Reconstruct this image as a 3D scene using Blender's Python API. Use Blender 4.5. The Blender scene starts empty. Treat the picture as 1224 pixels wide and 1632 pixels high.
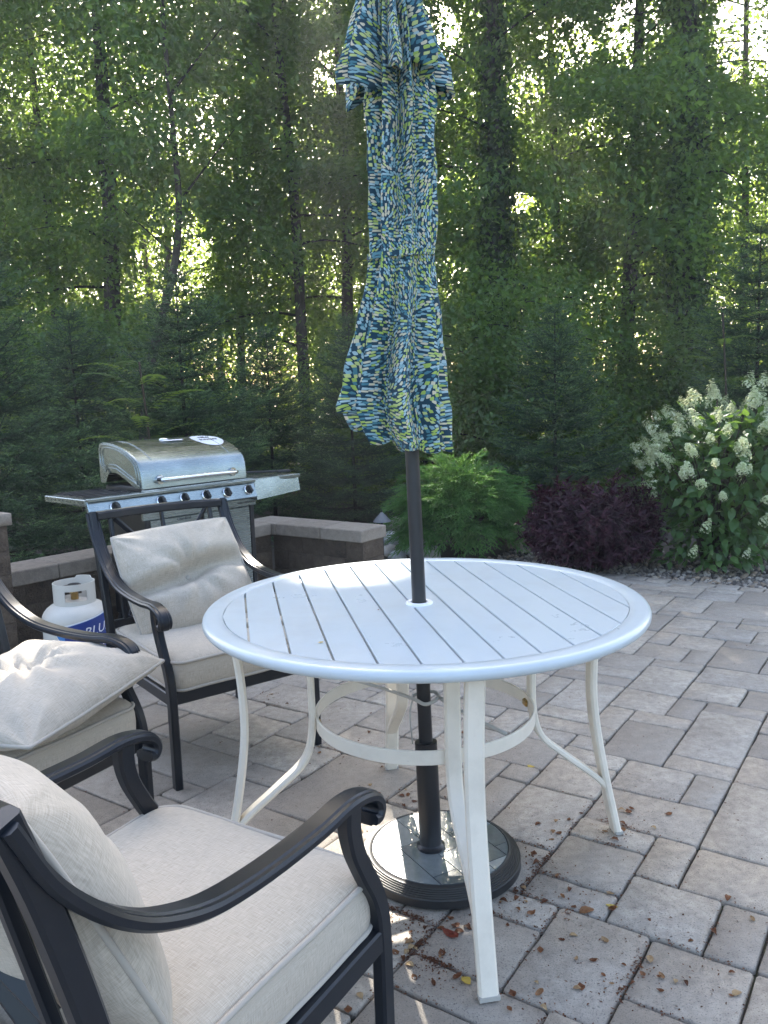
import bpy, bmesh, math, random
import numpy as np
from mathutils import Vector, Matrix, noise
PI = math.pi
random.seed(7)
RNG = np.random.default_rng(11)
scene = bpy.context.scene
col = scene.collection

# ------------------------------------------------------------------ camera
FPX, PITCH, ROLL, CAMH = 1302.7, 0.1390, -0.0342, 1.3254
cp, sp = math.cos(PITCH), math.sin(PITCH)
fw = Vector((0, cp, -sp)); up = Vector((0, sp, cp)); rt = Vector((1, 0, 0))
r2 = rt * math.cos(ROLL) + up * math.sin(ROLL)
u2 = -rt * math.sin(ROLL) + up * math.cos(ROLL)
CAM = Vector((0, 0, CAMH))
cd = bpy.data.cameras.new('camera')
cam = bpy.data.objects.new('camera', cd)
col.objects.link(cam)
cam.matrix_world = Matrix(((r2.x, u2.x, -fw.x, 0), (r2.y, u2.y, -fw.y, 0), (r2.z, u2.z, -fw.z, CAMH), (0, 0, 0, 1)))
cd.sensor_fit = 'VERTICAL'; cd.sensor_height = 24; cd.sensor_width = 18
cd.lens = FPX / 1632 * 24
cd.clip_end = 600; cd.clip_start = 0.05
scene.camera = cam


def at(x, y, Y):
    """the point at depth Y on the line of sight through photo pixel x, y (used to lay the place out)"""
    d = r2 * ((x - 612) / FPX) + u2 * ((816 - y) / FPX) + fw
    return CAM + d * (Y / d.y)


def pix(P):
    d = Vector(P) - CAM
    z = d.dot(fw)
    if z < 0.05:
        return (-9999, -9999)
    return (612 + FPX * d.dot(r2) / z, 816 - FPX * d.dot(u2) / z)


# ------------------------------------------------------------------ light
SUN_EL, SUN_AZ = math.radians(36.4), math.radians(-3)     # azimuth from +Y towards +X
world = bpy.data.worlds.new('World'); scene.world = world; world.use_nodes = True
wn = world.node_tree.nodes; wl = world.node_tree.links
sky = wn.new('ShaderNodeTexSky'); sky.sky_type = 'NISHITA'; sky.sun_disc = False
sky.sun_elevation = SUN_EL; sky.sun_rotation = SUN_AZ; sky.air_density = 1.0; sky.dust_density = 4.0; sky.ozone_density = 0.5
bg = wn['Background']; bg.inputs['Strength'].default_value = 0.15
wl.new(sky.outputs[0], bg.inputs['Color'])
SUN_DIR = Vector((math.sin(SUN_AZ) * math.cos(SUN_EL), math.cos(SUN_AZ) * math.cos(SUN_EL), math.sin(SUN_EL)))
sd = bpy.data.lights.new('sun', 'SUN'); sd.energy = 4.0; sd.angle = math.radians(0.55); sd.color = (1.0, 0.93, 0.82)
so = bpy.data.objects.new('sun', sd); col.objects.link(so)
so.rotation_mode = 'QUATERNION'; so.rotation_quaternion = SUN_DIR.to_track_quat('Z', 'Y'); so.location = (0, 0, 20)
scene.view_settings.view_transform = 'Standard'; scene.view_settings.look = 'None'
scene.view_settings.exposure = 2.24; scene.view_settings.gamma = 1
scene.view_settings.use_curve_mapping = False
scene.cycles.use_denoising = True
scene.cycles.max_bounces = 8; scene.cycles.transparent_max_bounces = 8; scene.cycles.transmission_bounces = 6
scene.cycles.sample_clamp_indirect = 6


# ------------------------------------------------------------------ materials
class NT:
    def __init__(s, name):
        s.m = bpy.data.materials.new(name); s.m.use_nodes = True
        s.n = s.m.node_tree.nodes; s.l = s.m.node_tree.links
        s.b = s.n['Principled BSDF']; s.out = s.n['Material Output']

    def new(s, t, **k):
        nd = s.n.new('ShaderNode' + t)
        for a, v in k.items():
            if a.startswith('i_'):
                nd.inputs[a[2:].replace('_', ' ')].default_value = v
            else:
                setattr(nd, a, v)
        return nd

    def link(s, a, b): s.l.new(a, b)

    def coord(s, kind='Object', scale=None):
        t = s.new('TexCoord')
        o = t.outputs[kind]
        if scale is not None:
            mp = s.new('Mapping'); mp.inputs['Scale'].default_value = scale
            s.link(o, mp.inputs['Vector']); o = mp.outputs[0]
        return o

    def noise(s, vec, scale, detail=4, rough=0.6, dist=0.0):
        n = s.new('TexNoise'); n.inputs['Scale'].default_value = scale; n.inputs['Detail'].default_value = detail
        n.inputs['Roughness'].default_value = rough; n.inputs['Distortion'].default_value = dist
        if vec is not None: s.link(vec, n.inputs['Vector'])
        return n.outputs[0]

    def ramp(s, fac, stops, interp='LINEAR'):
        r = s.new('ValToRGB'); e = r.color_ramp.elements; r.color_ramp.interpolation = interp
        while len(e) < len(stops): e.new(0.5)
        for el, (p, c) in zip(e, stops):
            el.position = p; el.color = (*c, 1) if len(c) == 3 else c
        s.link(fac, r.inputs[0]); return r.outputs[0]

    def mix(s, fac, a, b, mode='MIX'):
        m = s.new('Mix', data_type='RGBA', blend_type=mode)
        for sock, v in ((m.inputs[0], fac), (m.inputs[6], a), (m.inputs[7], b)):
            if isinstance(v, (int, float)): sock.default_value = v
            elif isinstance(v, tuple): sock.default_value = (*v, 1)
            else: s.link(v, sock)
        return m.outputs[2]

    def math(s, op, a, b=None):
        m = s.new('Math', operation=op)
        for sock, v in zip(m.inputs, (a, b)):
            if v is None: continue
            if isinstance(v, (int, float)): sock.default_value = v
            else: s.link(v, sock)
        return m.outputs[0]

    def bump(s, h, strength=0.3, dist=0.01):
        b = s.new('Bump'); b.inputs['Strength'].default_value = strength; b.inputs['Distance'].default_value = dist
        s.link(h, b.inputs['Height']); s.link(b.outputs[0], s.b.inputs['Normal']); return b

    def set(s, **k):
        for a, v in k.items():
            sock = s.b.inputs[a.replace('_', ' ')]
            if hasattr(v, 'is_output') or not isinstance(v, (int, float, tuple)): s.link(v, sock)
            else: sock.default_value = (*v, 1) if isinstance(v, tuple) and len(v) == 3 else v
        return s


def mat_paint(name, colr, rough, dirt=0.1, dirtcol=(0.12, 0.1, 0.07), bumpy=0.02, scale=6.0, **k):
    t = NT(name); c = t.coord('Object')
    n1 = t.noise(c, scale, 6, 0.65); n2 = t.noise(c, scale * 14, 3, 0.6)
    f = t.ramp(n1, [(0.48, (0, 0, 0)), (0.78, (1, 1, 1))])
    sp_ = t.ramp(n2, [(0.66, (0, 0, 0)), (0.75, (1, 1, 1))])
    f2 = t.math('MULTIPLY', t.math('MAXIMUM', f, t.math('MULTIPLY', sp_, 0.6)), dirt)
    t.set(Base_Color=t.mix(f2, colr, dirtcol), Roughness=t.math('ADD', rough, t.math('MULTIPLY', n1, 0.15)), **k)
    t.bump(n2, bumpy, 0.002)
    return t.m


M = {}
M['frame'] = mat_paint('charcoal_metal', (0.009, 0.012, 0.017), 0.24, 0.10, (0.08, 0.07, 0.06), 0.05, 9, Specular_IOR_Level=0.35)
M['table_white'] = mat_paint('white_table_paint', (0.50, 0.555, 0.585), 0.22, 0.30, (0.36, 0.35, 0.32), 0.05, 5, Coat_Weight=0.3, Coat_Roughness=0.15)
M['leg_white'] = mat_paint('cream_leg_paint', (0.78, 0.71, 0.60), 0.35, 0.28, (0.30, 0.24, 0.17), 0.05, 7)
M['black_metal'] = mat_paint('black_metal', (0.010, 0.011, 0.014), 0.28, 0.10, (0.08, 0.07, 0.06), 0.03, 8)
M['black_plastic'] = mat_paint('black_plastic', (0.016, 0.017, 0.019), 0.38, 0.15, (0.09, 0.08, 0.07), 0.04, 10)
M['cord'] = mat_paint('grey_cord', (0.42, 0.40, 0.36), 0.7, 0.2)
M['tank_white'] = mat_paint('tank_paint', (0.60, 0.56, 0.49), 0.32, 0.15, (0.22, 0.17, 0.12), 0.04, 9)
M['label_blue'] = mat_paint('label_blue', (0.012, 0.040, 0.22), 0.35, 0.05)
M['label_light'] = mat_paint('label_light_blue', (0.06, 0.22, 0.50), 0.35, 0.05)
M['print_white'] = mat_paint('print_white', (0.78, 0.78, 0.80), 0.4, 0.04)
M['print_black'] = mat_paint('print_black', (0.02, 0.02, 0.025), 0.5, 0.02)
M['chrome'] = mat_paint('chrome', (0.78, 0.78, 0.78), 0.08, 0.06, (0.2, 0.18, 0.16), 0.0, 12, Metallic=1.0)
M['pewter'] = mat_paint('pewter_metal', (0.13, 0.13, 0.135), 0.5, 0.2)
M['brass'] = mat_paint('brass', (0.45, 0.30, 0.12), 0.3, 0.2, Metallic=1.0)


def mat_steel():
    t = NT('brushed_steel'); c = t.coord('Object', (1.2, 60, 60))
    n = t.noise(c, 4, 4, 0.6); b = t.noise(t.coord('Object'), 3.5, 4, 0.6)
    colr = t.mix(t.ramp(b, [(0.4, (0, 0, 0)), (0.75, (1, 1, 1))]), (0.30, 0.35, 0.36), (0.20, 0.235, 0.24))
    t.set(Base_Color=colr, Metallic=1.0, Roughness=t.math('ADD', 0.15, t.math('MULTIPLY', n, 0.24)))
    t.bump(n, 0.05, 0.002); return t.m


M['steel'] = mat_steel()


def mat_fabric(name, a, b):
    t = NT(name); c = t.coord('UV')
    w1 = t.new('TexNoise'); mp = t.new('Mapping'); mp.inputs['Scale'].default_value = (40, 900, 1); t.link(c, mp.inputs[0]); t.link(mp.outputs[0], w1.inputs['Vector']); w1.inputs['Scale'].default_value = 1; w1.inputs['Detail'].default_value = 3
    w2 = t.new('TexNoise'); mp2 = t.new('Mapping'); mp2.inputs['Scale'].default_value = (900, 40, 1); t.link(c, mp2.inputs[0]); t.link(mp2.outputs[0], w2.inputs['Vector']); w2.inputs['Scale'].default_value = 1; w2.inputs['Detail'].default_value = 3
    f = t.math('ADD', t.math('MULTIPLY', w1.outputs[0], 0.5), t.math('MULTIPLY', w2.outputs[0], 0.5))
    fr = t.ramp(f, [(0.36, (0, 0, 0)), (0.64, (1, 1, 1))])
    big = t.noise(t.coord('Object'), 5, 5, 0.6)
    base = t.mix(fr, a, b)
    base = t.mix(t.math('MULTIPLY', t.ramp(big, [(0.45, (0, 0, 0)), (0.8, (1, 1, 1))]), 0.25), base, (0.30, 0.26, 0.21))
    t.set(Base_Color=base, Roughness=0.95, Sheen_Weight=0.15)
    t.bump(f, 0.25, 0.0015); return t.m


M['linen'] = mat_fabric('linen_weave', (0.34, 0.295, 0.235), (0.54, 0.48, 0.395))
M['piping'] = mat_fabric('linen_piping', (0.33, 0.30, 0.255), (0.46, 0.42, 0.365))


def mat_paver():
    t = NT('concrete_paver')
    geo = t.new('NewGeometry'); pos = geo.outputs['Position']
    oi = t.new('ObjectInfo'); rnd = oi.outputs['Random']
    fine = t.noise(pos, 260, 3, 0.7); mid = t.noise(pos, 30, 5, 0.65); big = t.noise(pos, 4.2, 4, 0.6)
    tone = t.ramp(rnd, [(0.0, (0.275, 0.240, 0.201)), (0.3, (0.357, 0.315, 0.264)), (0.55, (0.459, 0.391, 0.309)), (0.72, (0.355, 0.327, 0.290)), (0.88, (0.477, 0.420, 0.342)), (1.0, (0.325, 0.302, 0.269))])
    c = t.mix(t.ramp(mid, [(0.35, (0, 0, 0)), (0.75, (1, 1, 1))]), tone, (0.235, 0.205, 0.172))
    c = t.mix(t.math('MULTIPLY', t.ramp(big, [(0.42, (0, 0, 0)), (0.7, (1, 1, 1))]), 0.45), c, (0.195, 0.168, 0.138))
    c = t.mix(t.math('MULTIPLY', t.ramp(fine, [(0.56, (0, 0, 0)), (0.66, (1, 1, 1))]), 0.8), c, (0.055, 0.050, 0.046))
    c = t.mix(t.math('MULTIPLY', t.ramp(fine, [(0.26, (1, 1, 1)), (0.36, (0, 0, 0))]), 0.45), c, (0.52, 0.49, 0.46))
    pit = t.new('TexVoronoi', feature='F1'); pit.inputs['Scale'].default_value = 75; t.link(pos, pit.inputs['Vector'])
    pm = t.ramp(pit.outputs['Distance'], [(0.05, (1, 1, 1)), (0.22, (0, 0, 0))])
    pn = t.ramp(t.noise(pos, 7, 2), [(0.55, (0, 0, 0)), (0.68, (1, 1, 1))])
    pf = t.math('MULTIPLY', pm, pn)
    c = t.mix(t.math('MULTIPLY', pf, 0.8), c, (0.035, 0.03, 0.026))
    t.set(Base_Color=c, Roughness=t.math('ADD', 0.52, t.math('MULTIPLY', mid, 0.25)), Specular_IOR_Level=0.5)
    h = t.math('ADD', t.math('MULTIPLY', fine, 0.4), t.math('SUBTRACT', t.math('MULTIPLY', mid, 0.9), t.math('MULTIPLY', pf, 0.5)))
    t.bump(h, 0.55, 0.006); return t.m


M['paver'] = mat_paver()


def mat_ground(name, stops, scale, bump=0.5):
    t = NT(name); pos = t.new('NewGeometry').outputs['Position']
    n = t.noise(pos, scale, 8, 0.7); n2 = t.noise(pos, scale * 9, 4, 0.7)
    f = t.math('ADD', t.math('MULTIPLY', n, 0.6), t.math('MULTIPLY', n2, 0.4))
    t.set(Base_Color=t.ramp(f, stops), Roughness=0.95); t.bump(n2, bump, 0.02); return t.m


M['joint'] = mat_ground('joint_soil', [(0.35, (0.018, 0.016, 0.012)), (0.5, (0.045, 0.038, 0.028)), (0.62, (0.035, 0.045, 0.015)), (0.75, (0.09, 0.075, 0.055))], 14)
M['soil'] = mat_ground('bed_soil', [(0.3, (0.018, 0.014, 0.010)), (0.5, (0.045, 0.034, 0.024)), (0.7, (0.10, 0.08, 0.055))], 6)
M['woodland'] = mat_ground('woodland_floor', [(0.3, (0.015, 0.014, 0.008)), (0.5, (0.035, 0.036, 0.014)), (0.65, (0.05, 0.07, 0.018)), (0.8, (0.10, 0.075, 0.04))], 1.6)


def mat_stone(name, stops, scale, bump=0.6, rough=0.85, dist=0.02, rnd=0.35):
    t = NT(name); c = t.coord('Object'); oi = t.new('ObjectInfo')
    add = t.new('VectorMath', operation='ADD'); t.link(c, add.inputs[0])
    cmb = t.new('CombineXYZ'); r9 = t.math('MULTIPLY', oi.outputs['Random'], 37.0)
    t.link(r9, cmb.inputs[0]); t.link(r9, cmb.inputs[1]); t.link(cmb.outputs[0], add.inputs[1])
    n = t.noise(add.outputs[0], scale, 8, 0.68); n2 = t.noise(add.outputs[0], scale * 7, 4, 0.7)
    f = t.math('ADD', t.math('MULTIPLY', n, 0.65), t.math('MULTIPLY', n2, 0.35))
    f = t.math('ADD', f, t.math('MULTIPLY', t.math('SUBTRACT', oi.outputs['Random'], 0.5), rnd))
    t.set(Base_Color=t.ramp(f, stops), Roughness=rough); t.bump(n2, bump, dist); return t.m


M['block'] = mat_stone('wall_block', [(0.28, (0.040, 0.027, 0.019)), (0.45, (0.095, 0.068, 0.047)), (0.6, (0.15, 0.108, 0.074)), (0.78, (0.24, 0.18, 0.125))], 14, 1.0, 0.9, 0.03, 0.2)
M['cap'] = mat_stone('wall_cap', [(0.3, (0.17, 0.135, 0.105)), (0.5, (0.26, 0.215, 0.17)), (0.7, (0.34, 0.29, 0.235))], 22, 0.5, 0.8, 0.006, 0.12)
M['pebble'] = mat_stone('pebble', [(0.2, (0.06, 0.05, 0.042)), (0.4, (0.15, 0.125, 0.10)), (0.55, (0.24, 0.21, 0.18)), (0.7, (0.36, 0.32, 0.27)), (0.85, (0.25, 0.19, 0.13))], 9, 0.3, 0.75, 0.01, 0.0)
M['cobble'] = mat_stone('river_cobble', [(0.2, (0.24, 0.22, 0.20)), (0.4, (0.38, 0.37, 0.36)), (0.6, (0.52, 0.50, 0.47)), (0.8, (0.44, 0.37, 0.29))], 8, 0.3, 0.7, 0.01, 0.6)
M['boulder'] = mat_stone('boulder', [(0.25, (0.10, 0.08, 0.06)), (0.5, (0.24, 0.19, 0.14)), (0.75, (0.40, 0.34, 0.27))], 7, 0.7, 0.8, 0.02, 0.3)
M['slate'] = mat_stone('slate_tile', [(0.25, (0.09, 0.105, 0.11)), (0.5, (0.18, 0.205, 0.21)), (0.75, (0.31, 0.335, 0.335))], 9, 0.06, 0.3, 0.002, 0.5)
_s = M['slate'].node_tree.nodes['Principled BSDF']; _s.inputs['Coat Weight'].default_value = 1.0; _s.inputs['Coat Roughness'].default_value = 0.015; _s.inputs['Coat IOR'].default_value = 1.9


def mat_bark(name, stops):
    t = NT(name); c = t.coord('Object', (1, 1, 0.16))
    n = t.noise(c, 16, 7, 0.7, 0.6); n2 = t.noise(t.coord('Object'), 2.2, 4, 0.6)
    f = t.math('ADD', t.math('MULTIPLY', n, 0.7), t.math('MULTIPLY', n2, 0.3))
    t.set(Base_Color=t.ramp(f, stops), Roughness=0.95); t.bump(n, 0.9, 0.05); return t.m


M['bark'] = mat_bark('bark', [(0.35, (0.022, 0.018, 0.014)), (0.5, (0.06, 0.05, 0.040)), (0.68, (0.12, 0.105, 0.085))])
M['bark_dark'] = mat_bark('bark_dark', [(0.35, (0.012, 0.010, 0.008)), (0.55, (0.035, 0.028, 0.022)), (0.72, (0.07, 0.06, 0.05))])


def mat_leaf(name, stops, trans, tw=0.45, rough=0.45, spec=0.4, hue=True):
    """leaf: colour varies leaf by leaf (attribute 'tint'); part of the light goes through the blade"""
    t = NT(name); a = t.new('Attribute'); a.attribute_name = 'tint'
    oi = t.new('ObjectInfo')
    f = t.math('ADD', a.outputs['Fac'], t.math('MULTIPLY', t.math('SUBTRACT', oi.outputs['Random'], 0.5), 0.25))
    cr = t.ramp(f, stops)
    t.set(Base_Color=cr, Roughness=rough, Specular_IOR_Level=spec)
    tr = t.new('BsdfTranslucent'); t.link(t.mix(f, tuple(x * 0.7 for x in trans), trans), tr.inputs['Color'])
    mx = t.new('MixShader'); mx.inputs[0].default_value = tw
    t.link(t.b.outputs[0], mx.inputs[1]); t.link(tr.outputs[0], mx.inputs[2]); t.link(mx.outputs[0], t.out.inputs['Surface'])
    return t.m


M['leaf'] = mat_leaf('tree_leaf', [(0.0, (0.044, 0.088, 0.030)), (0.5, (0.074, 0.135, 0.040)), (1.0, (0.118, 0.190, 0.052))], (0.32, 0.50, 0.07), 0.45)
M['leaf_far'] = mat_leaf('far_tree_leaf', [(0.0, (0.045, 0.095, 0.022)), (0.5, (0.070, 0.135, 0.03)), (1.0, (0.11, 0.18, 0.04))], (0.50, 0.66, 0.09), 0.55)
M['ivy'] = mat_leaf('ivy_leaf', [(0.0, (0.018, 0.038, 0.013)), (0.6, (0.035, 0.065, 0.02)), (1.0, (0.06, 0.10, 0.03))], (0.18, 0.30, 0.04), 0.35, 0.35, 0.5)
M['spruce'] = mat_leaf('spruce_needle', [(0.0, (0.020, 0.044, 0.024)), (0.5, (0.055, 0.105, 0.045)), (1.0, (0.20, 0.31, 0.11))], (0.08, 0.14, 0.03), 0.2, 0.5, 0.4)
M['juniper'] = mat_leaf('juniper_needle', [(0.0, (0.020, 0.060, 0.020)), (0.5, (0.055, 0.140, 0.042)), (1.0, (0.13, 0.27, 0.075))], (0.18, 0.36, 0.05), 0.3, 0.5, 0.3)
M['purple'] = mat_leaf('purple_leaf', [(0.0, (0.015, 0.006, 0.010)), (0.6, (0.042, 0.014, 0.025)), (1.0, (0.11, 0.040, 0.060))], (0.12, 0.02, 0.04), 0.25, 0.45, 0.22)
M['hydleaf'] = mat_leaf('hydrangea_leaf', [(0.0, (0.035, 0.080, 0.024)), (0.6, (0.065, 0.135, 0.038)), (1.0, (0.115, 0.19, 0.05))], (0.20, 0.34, 0.05), 0.35, 0.42, 0.45)
M['petal'] = mat_leaf('hydrangea_petal', [(0.0, (0.46, 0.55, 0.26)), (0.5, (0.70, 0.74, 0.48)), (1.0, (0.86, 0.86, 0.76))], (0.75, 0.78, 0.5), 0.4, 0.6, 0.2)
M['sumac'] = mat_leaf('pinnate_leaf', [(0.0, (0.03, 0.07, 0.02)), (0.6, (0.06, 0.12, 0.035)), (1.0, (0.16, 0.16, 0.045))], (0.36, 0.5, 0.08), 0.45)
M['dryleaf'] = mat_leaf('dry_leaf', [(0.0, (0.05, 0.018, 0.010)), (0.45, (0.13, 0.048, 0.020)), (0.8, (0.22, 0.11, 0.05)), (1.0, (0.36, 0.26, 0.14))], (0.35, 0.14, 0.05), 0.2, 0.6, 0.3)
M['redleaf'] = mat_leaf('red_leaf', [(0.0, (0.12, 0.022, 0.014)), (1.0, (0.17, 0.035, 0.02))], (0.3, 0.05, 0.03), 0.2, 0.5, 0.3)
M['yellowleaf'] = mat_leaf('yellow_leaf', [(0.0, (0.46, 0.32, 0.06)), (1.0, (0.55, 0.42, 0.10))], (0.5, 0.35, 0.08), 0.25, 0.5, 0.3)
M['stem'] = mat_bark('woody_stem', [(0.3, (0.03, 0.022, 0.014)), (0.6, (0.07, 0.05, 0.03)), (0.8, (0.10, 0.08, 0.05))])


def mat_umbrella():
    """dark teal cloth printed with short brush dashes that follow swirling directions: one dash per Voronoi cell"""
    t = NT('umbrella_print')
    uv = t.coord('UV')
    v = t.new('TexVoronoi', voronoi_dimensions='2D', feature='F1'); v.inputs['Scale'].default_value = 118; v.inputs['Randomness'].default_value = 0.72
    t.link(uv, v.inputs['Vector'])
    cen = v.outputs['Position']
    loc = t.new('VectorMath', operation='SUBTRACT'); t.link(uv, loc.inputs[0]); t.link(cen, loc.inputs[1])
    # burst centres: a coarse Voronoi evaluated at the dash centre
    b = t.new('TexVoronoi', voronoi_dimensions='2D', feature='F1'); b.inputs['Scale'].default_value = 4.2; b.inputs['Randomness'].default_value = 1.0
    t.link(cen, b.inputs['Vector'])
    rad = t.new('VectorMath', operation='SUBTRACT'); t.link(cen, rad.inputs[0]); t.link(b.outputs['Position'], rad.inputs[1])
    sx = t.new('SeparateXYZ'); t.link(rad.outputs[0], sx.inputs[0])
    ang = t.math('ARCTAN2', sx.outputs[1], sx.outputs[0])
    wob = t.noise(cen, 5, 2)
    ang = t.math('ADD', ang, t.math('MULTIPLY', t.math('SUBTRACT', wob, 0.5), 4.0))
    rot = t.new('VectorRotate', rotation_type='Z_AXIS'); t.link(loc.outputs[0], rot.inputs['Vector']); t.link(t.math('MULTIPLY', ang, -1.0), rot.inputs['Angle'])
    s2 = t.new('SeparateXYZ'); t.link(rot.outputs[0], s2.inputs[0])
    dx = t.math('DIVIDE', t.math('ABSOLUTE', s2.outputs[0]), 0.0064); dy = t.math('DIVIDE', t.math('ABSOLUTE', s2.outputs[1]), 0.0030)
    p4 = t.math('ADD', t.math('POWER', dx, 4.0), t.math('POWER', dy, 4.0))
    wn_ = t.new('TexWhiteNoise', noise_dimensions='2D'); t.link(cen, wn_.inputs['Vector'])
    mask = t.math('LESS_THAN', p4, t.math('MULTIPLY', t.math('GREATER_THAN', wn_.outputs['Value'], 0.10), t.math('ADD', 0.28, t.math('MULTIPLY', wn_.outputs['Value'], 0.75))))
    wc = t.new('SeparateColor'); t.link(wn_.outputs['Color'], wc.inputs[0])
    zone = t.noise(cen, 7, 2)
    f = t.math('FRACT', t.math('ADD', t.math('MULTIPLY', wc.outputs[1], 0.85), t.math('MULTIPLY', zone, 0.9)))
    dash = t.ramp(f, [(0.0, (0.08, 0.24, 0.30)), (0.15, (0.30, 0.50, 0.55)), (0.34, (0.46, 0.60, 0.13)), (0.56, (0.62, 0.68, 0.26)), (0.70, (0.72, 0.66, 0.48)), (0.86, (0.46, 0.62, 0.66))], 'CONSTANT')
    base = t.mix(t.noise(uv, 30, 3), (0.008, 0.040, 0.075), (0.014, 0.070, 0.105))
    t.set(Base_Color=t.mix(mask, base, dash), Roughness=0.85, Sheen_Weight=0.1)
    tr = t.new('BsdfTranslucent'); t.link(t.mix(mask, base, dash), tr.inputs['Color'])
    mx = t.new('MixShader'); mx.inputs[0].default_value = 0.28
    t.link(t.b.outputs[0], mx.inputs[1]); t.link(tr.outputs[0], mx.inputs[2]); t.link(mx.outputs[0], t.out.inputs['Surface'])
    return t.m


M['umbrella'] = mat_umbrella()


# ------------------------------------------------------------------ mesh helpers
def tag(o, label=None, cat=None, group=None, kind=None):
    for k, v in (('label', label), ('category', cat), ('group', group), ('kind', kind)):
        if v: o[k] = v
    return o


def empty(name, loc, rz=0.0):
    o = bpy.data.objects.new(name, None); o.empty_display_size = 0.1
    o.location = loc; o.rotation_euler = (0, 0, rz); col.objects.link(o); return o


def link_mesh(name, me, parent=None, loc=None, rot=None):
    o = bpy.data.objects.new(name, me); col.objects.link(o)
    if parent is not None: o.parent = parent
    if loc is not None: o.location = loc
    if rot is not None: o.rotation_euler = rot
    return o


class MB:
    def __init__(s): s.v = []; s.f = []; s.uv = None

    def add(s, vs, fs):
        k = len(s.v); s.v += [tuple(p) for p in vs]; s.f += [tuple(i + k for i in f) for f in fs]; return s

    def box(s, c, size, R=None, ch=0.0):
        hx, hy, hz = (d / 2 for d in size); b = min(ch, hx * .9, hy * .9, hz * .9)
        if b <= 0:
            vs = [Vector((x * hx, y * hy, z * hz)) for z in (-1, 1) for y in (-1, 1) for x in (-1, 1)]
            fs = [(0, 2, 3, 1), (4, 5, 7, 6), (0, 1, 5, 4), (2, 6, 7, 3), (0, 4, 6, 2), (1, 3, 7, 5)]
        else:
            vs = []
            for (ix, iy, z) in ((b, b, -hz), (0, 0, -hz + b), (0, 0, hz - b), (b, b, hz)):
                X, Y = hx - ix, hy - iy; k = b if ix == 0 else b * .6
                vs += [Vector(p) for p in ((X - k, -Y, z), (X, -Y + k, z), (X, Y - k, z), (X - k, Y, z), (-X + k, Y, z), (-X, Y - k, z), (-X, -Y + k, z), (-X + k, -Y, z))]
            fs = [tuple(range(7, -1, -1)), tuple(range(24, 32))]
            for r in range(3):
                for i in range(8):
                    j = (i + 1) % 8; fs.append((r * 8 + i, r * 8 + j, r * 8 + 8 + j, r * 8 + 8 + i))
        if R is not None: vs = [R @ p for p in vs]
        c = Vector(c); return s.add([p + c for p in vs], fs)

    def sweep(s, path, prof, upv=(0, 0, 1), closed=False, scale=None, caps=True, frame=None):
        """profile (a, b) points swept along a path: a along side vector, b along the up vector"""
        P = [Vector(p) for p in path]; n = len(P); m = len(prof); vs = []
        U0 = Vector(upv)
        for i in range(n):
            a = P[(i - 1) % n] if (closed or i > 0) else P[i]; b = P[(i + 1) % n] if (closed or i < n - 1) else P[i]
            T = (b - a).normalized()
            if frame is not None: side = Vector(frame); upn = side.cross(T).normalized()
            else:
                side = T.cross(U0)
                if side.length < 1e-4: side = T.cross(Vector((0.3, 1, 0.1)))
                side.normalize(); upn = side.cross(T).normalized()
            k = scale[i] if scale is not None else 1.0
            for (x, y) in prof: vs.append(P[i] + side * (x * k) + upn * (y * k))
        fs = []
        for i in range(n if closed else n - 1):
            j = (i + 1) % n
            for q in range(m):
                w = (q + 1) % m; fs.append((i * m + q, j * m + q, j * m + w, i * m + w))
        if caps and not closed: fs += [tuple(range(m)), tuple(range(n * m - 1, (n - 1) * m - 1, -1))]
        return s.add(vs, fs)

    def tube(s, path, r, n=8, closed=False, caps=True):
        rr = r if isinstance(r, (list, tuple)) else None
        prof = [(math.cos(2 * PI * i / n), math.sin(2 * PI * i / n)) for i in range(n)]
        P = [Vector(p) for p in path]
        # parallel transport frames keep the tube from twisting
        vs = []; N = len(P); prev = None
        for i in range(N):
            a = P[(i - 1) % N] if (closed or i > 0) else P[i]; b = P[(i + 1) % N] if (closed or i < N - 1) else P[i]
            T = (b - a)
            T = T.normalized() if T.length > 1e-9 else Vector((0, 0, 1))
            if prev is None:
                side = T.cross(Vector((0, 0, 1)))
                if side.length < 0.05: side = T.cross(Vector((1, 0, 0)))
            else: side = prev - T * prev.dot(T)
            side.normalize(); prev = side; upn = side.cross(T)
            k = rr[i] if rr else r
            vs += [P[i] + side * (x * k) + upn * (y * k) for x, y in prof]
        fs = []
        for i in range(N if closed else N - 1):
            j = (i + 1) % N
            for q in range(n): w = (q + 1) % n; fs.append((i * n + q, j * n + q, j * n + w, i * n + w))
        if caps and not closed: fs += [tuple(range(n)), tuple(range(N * n - 1, (N - 1) * n - 1, -1))]
        return s.add(vs, fs)

    def lathe(s, prof, n=32, c=(0, 0, 0), close=False):
        c = Vector(c); vs = []; m = len(prof)
        for i in range(n):
            a = 2 * PI * i / n
            vs += [c + Vector((r * math.cos(a), r * math.sin(a), z)) for r, z in prof]
        fs = []
        for i in range(n):
            j = (i + 1) % n
            for q in range(m if close else m - 1): w = (q + 1) % m; fs.append((i * m + q, j * m + q, j * m + w, i * m + w))
        return s.add(vs, fs)

    def prism(s, poly, z0, z1, R=None, c=(0, 0, 0)):
        n = len(poly); c = Vector(c)
        vs = [Vector((x, y, z)) for z in (z0, z1) for x, y in poly]
        if R is not None: vs = [R @ p for p in vs]
        fs = [tuple(range(n - 1, -1, -1)), tuple(range(n, 2 * n))] + [(i, (i + 1) % n, n + (i + 1) % n, n + i) for i in range(n)]
        return s.add([p + c for p in vs], fs)

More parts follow.
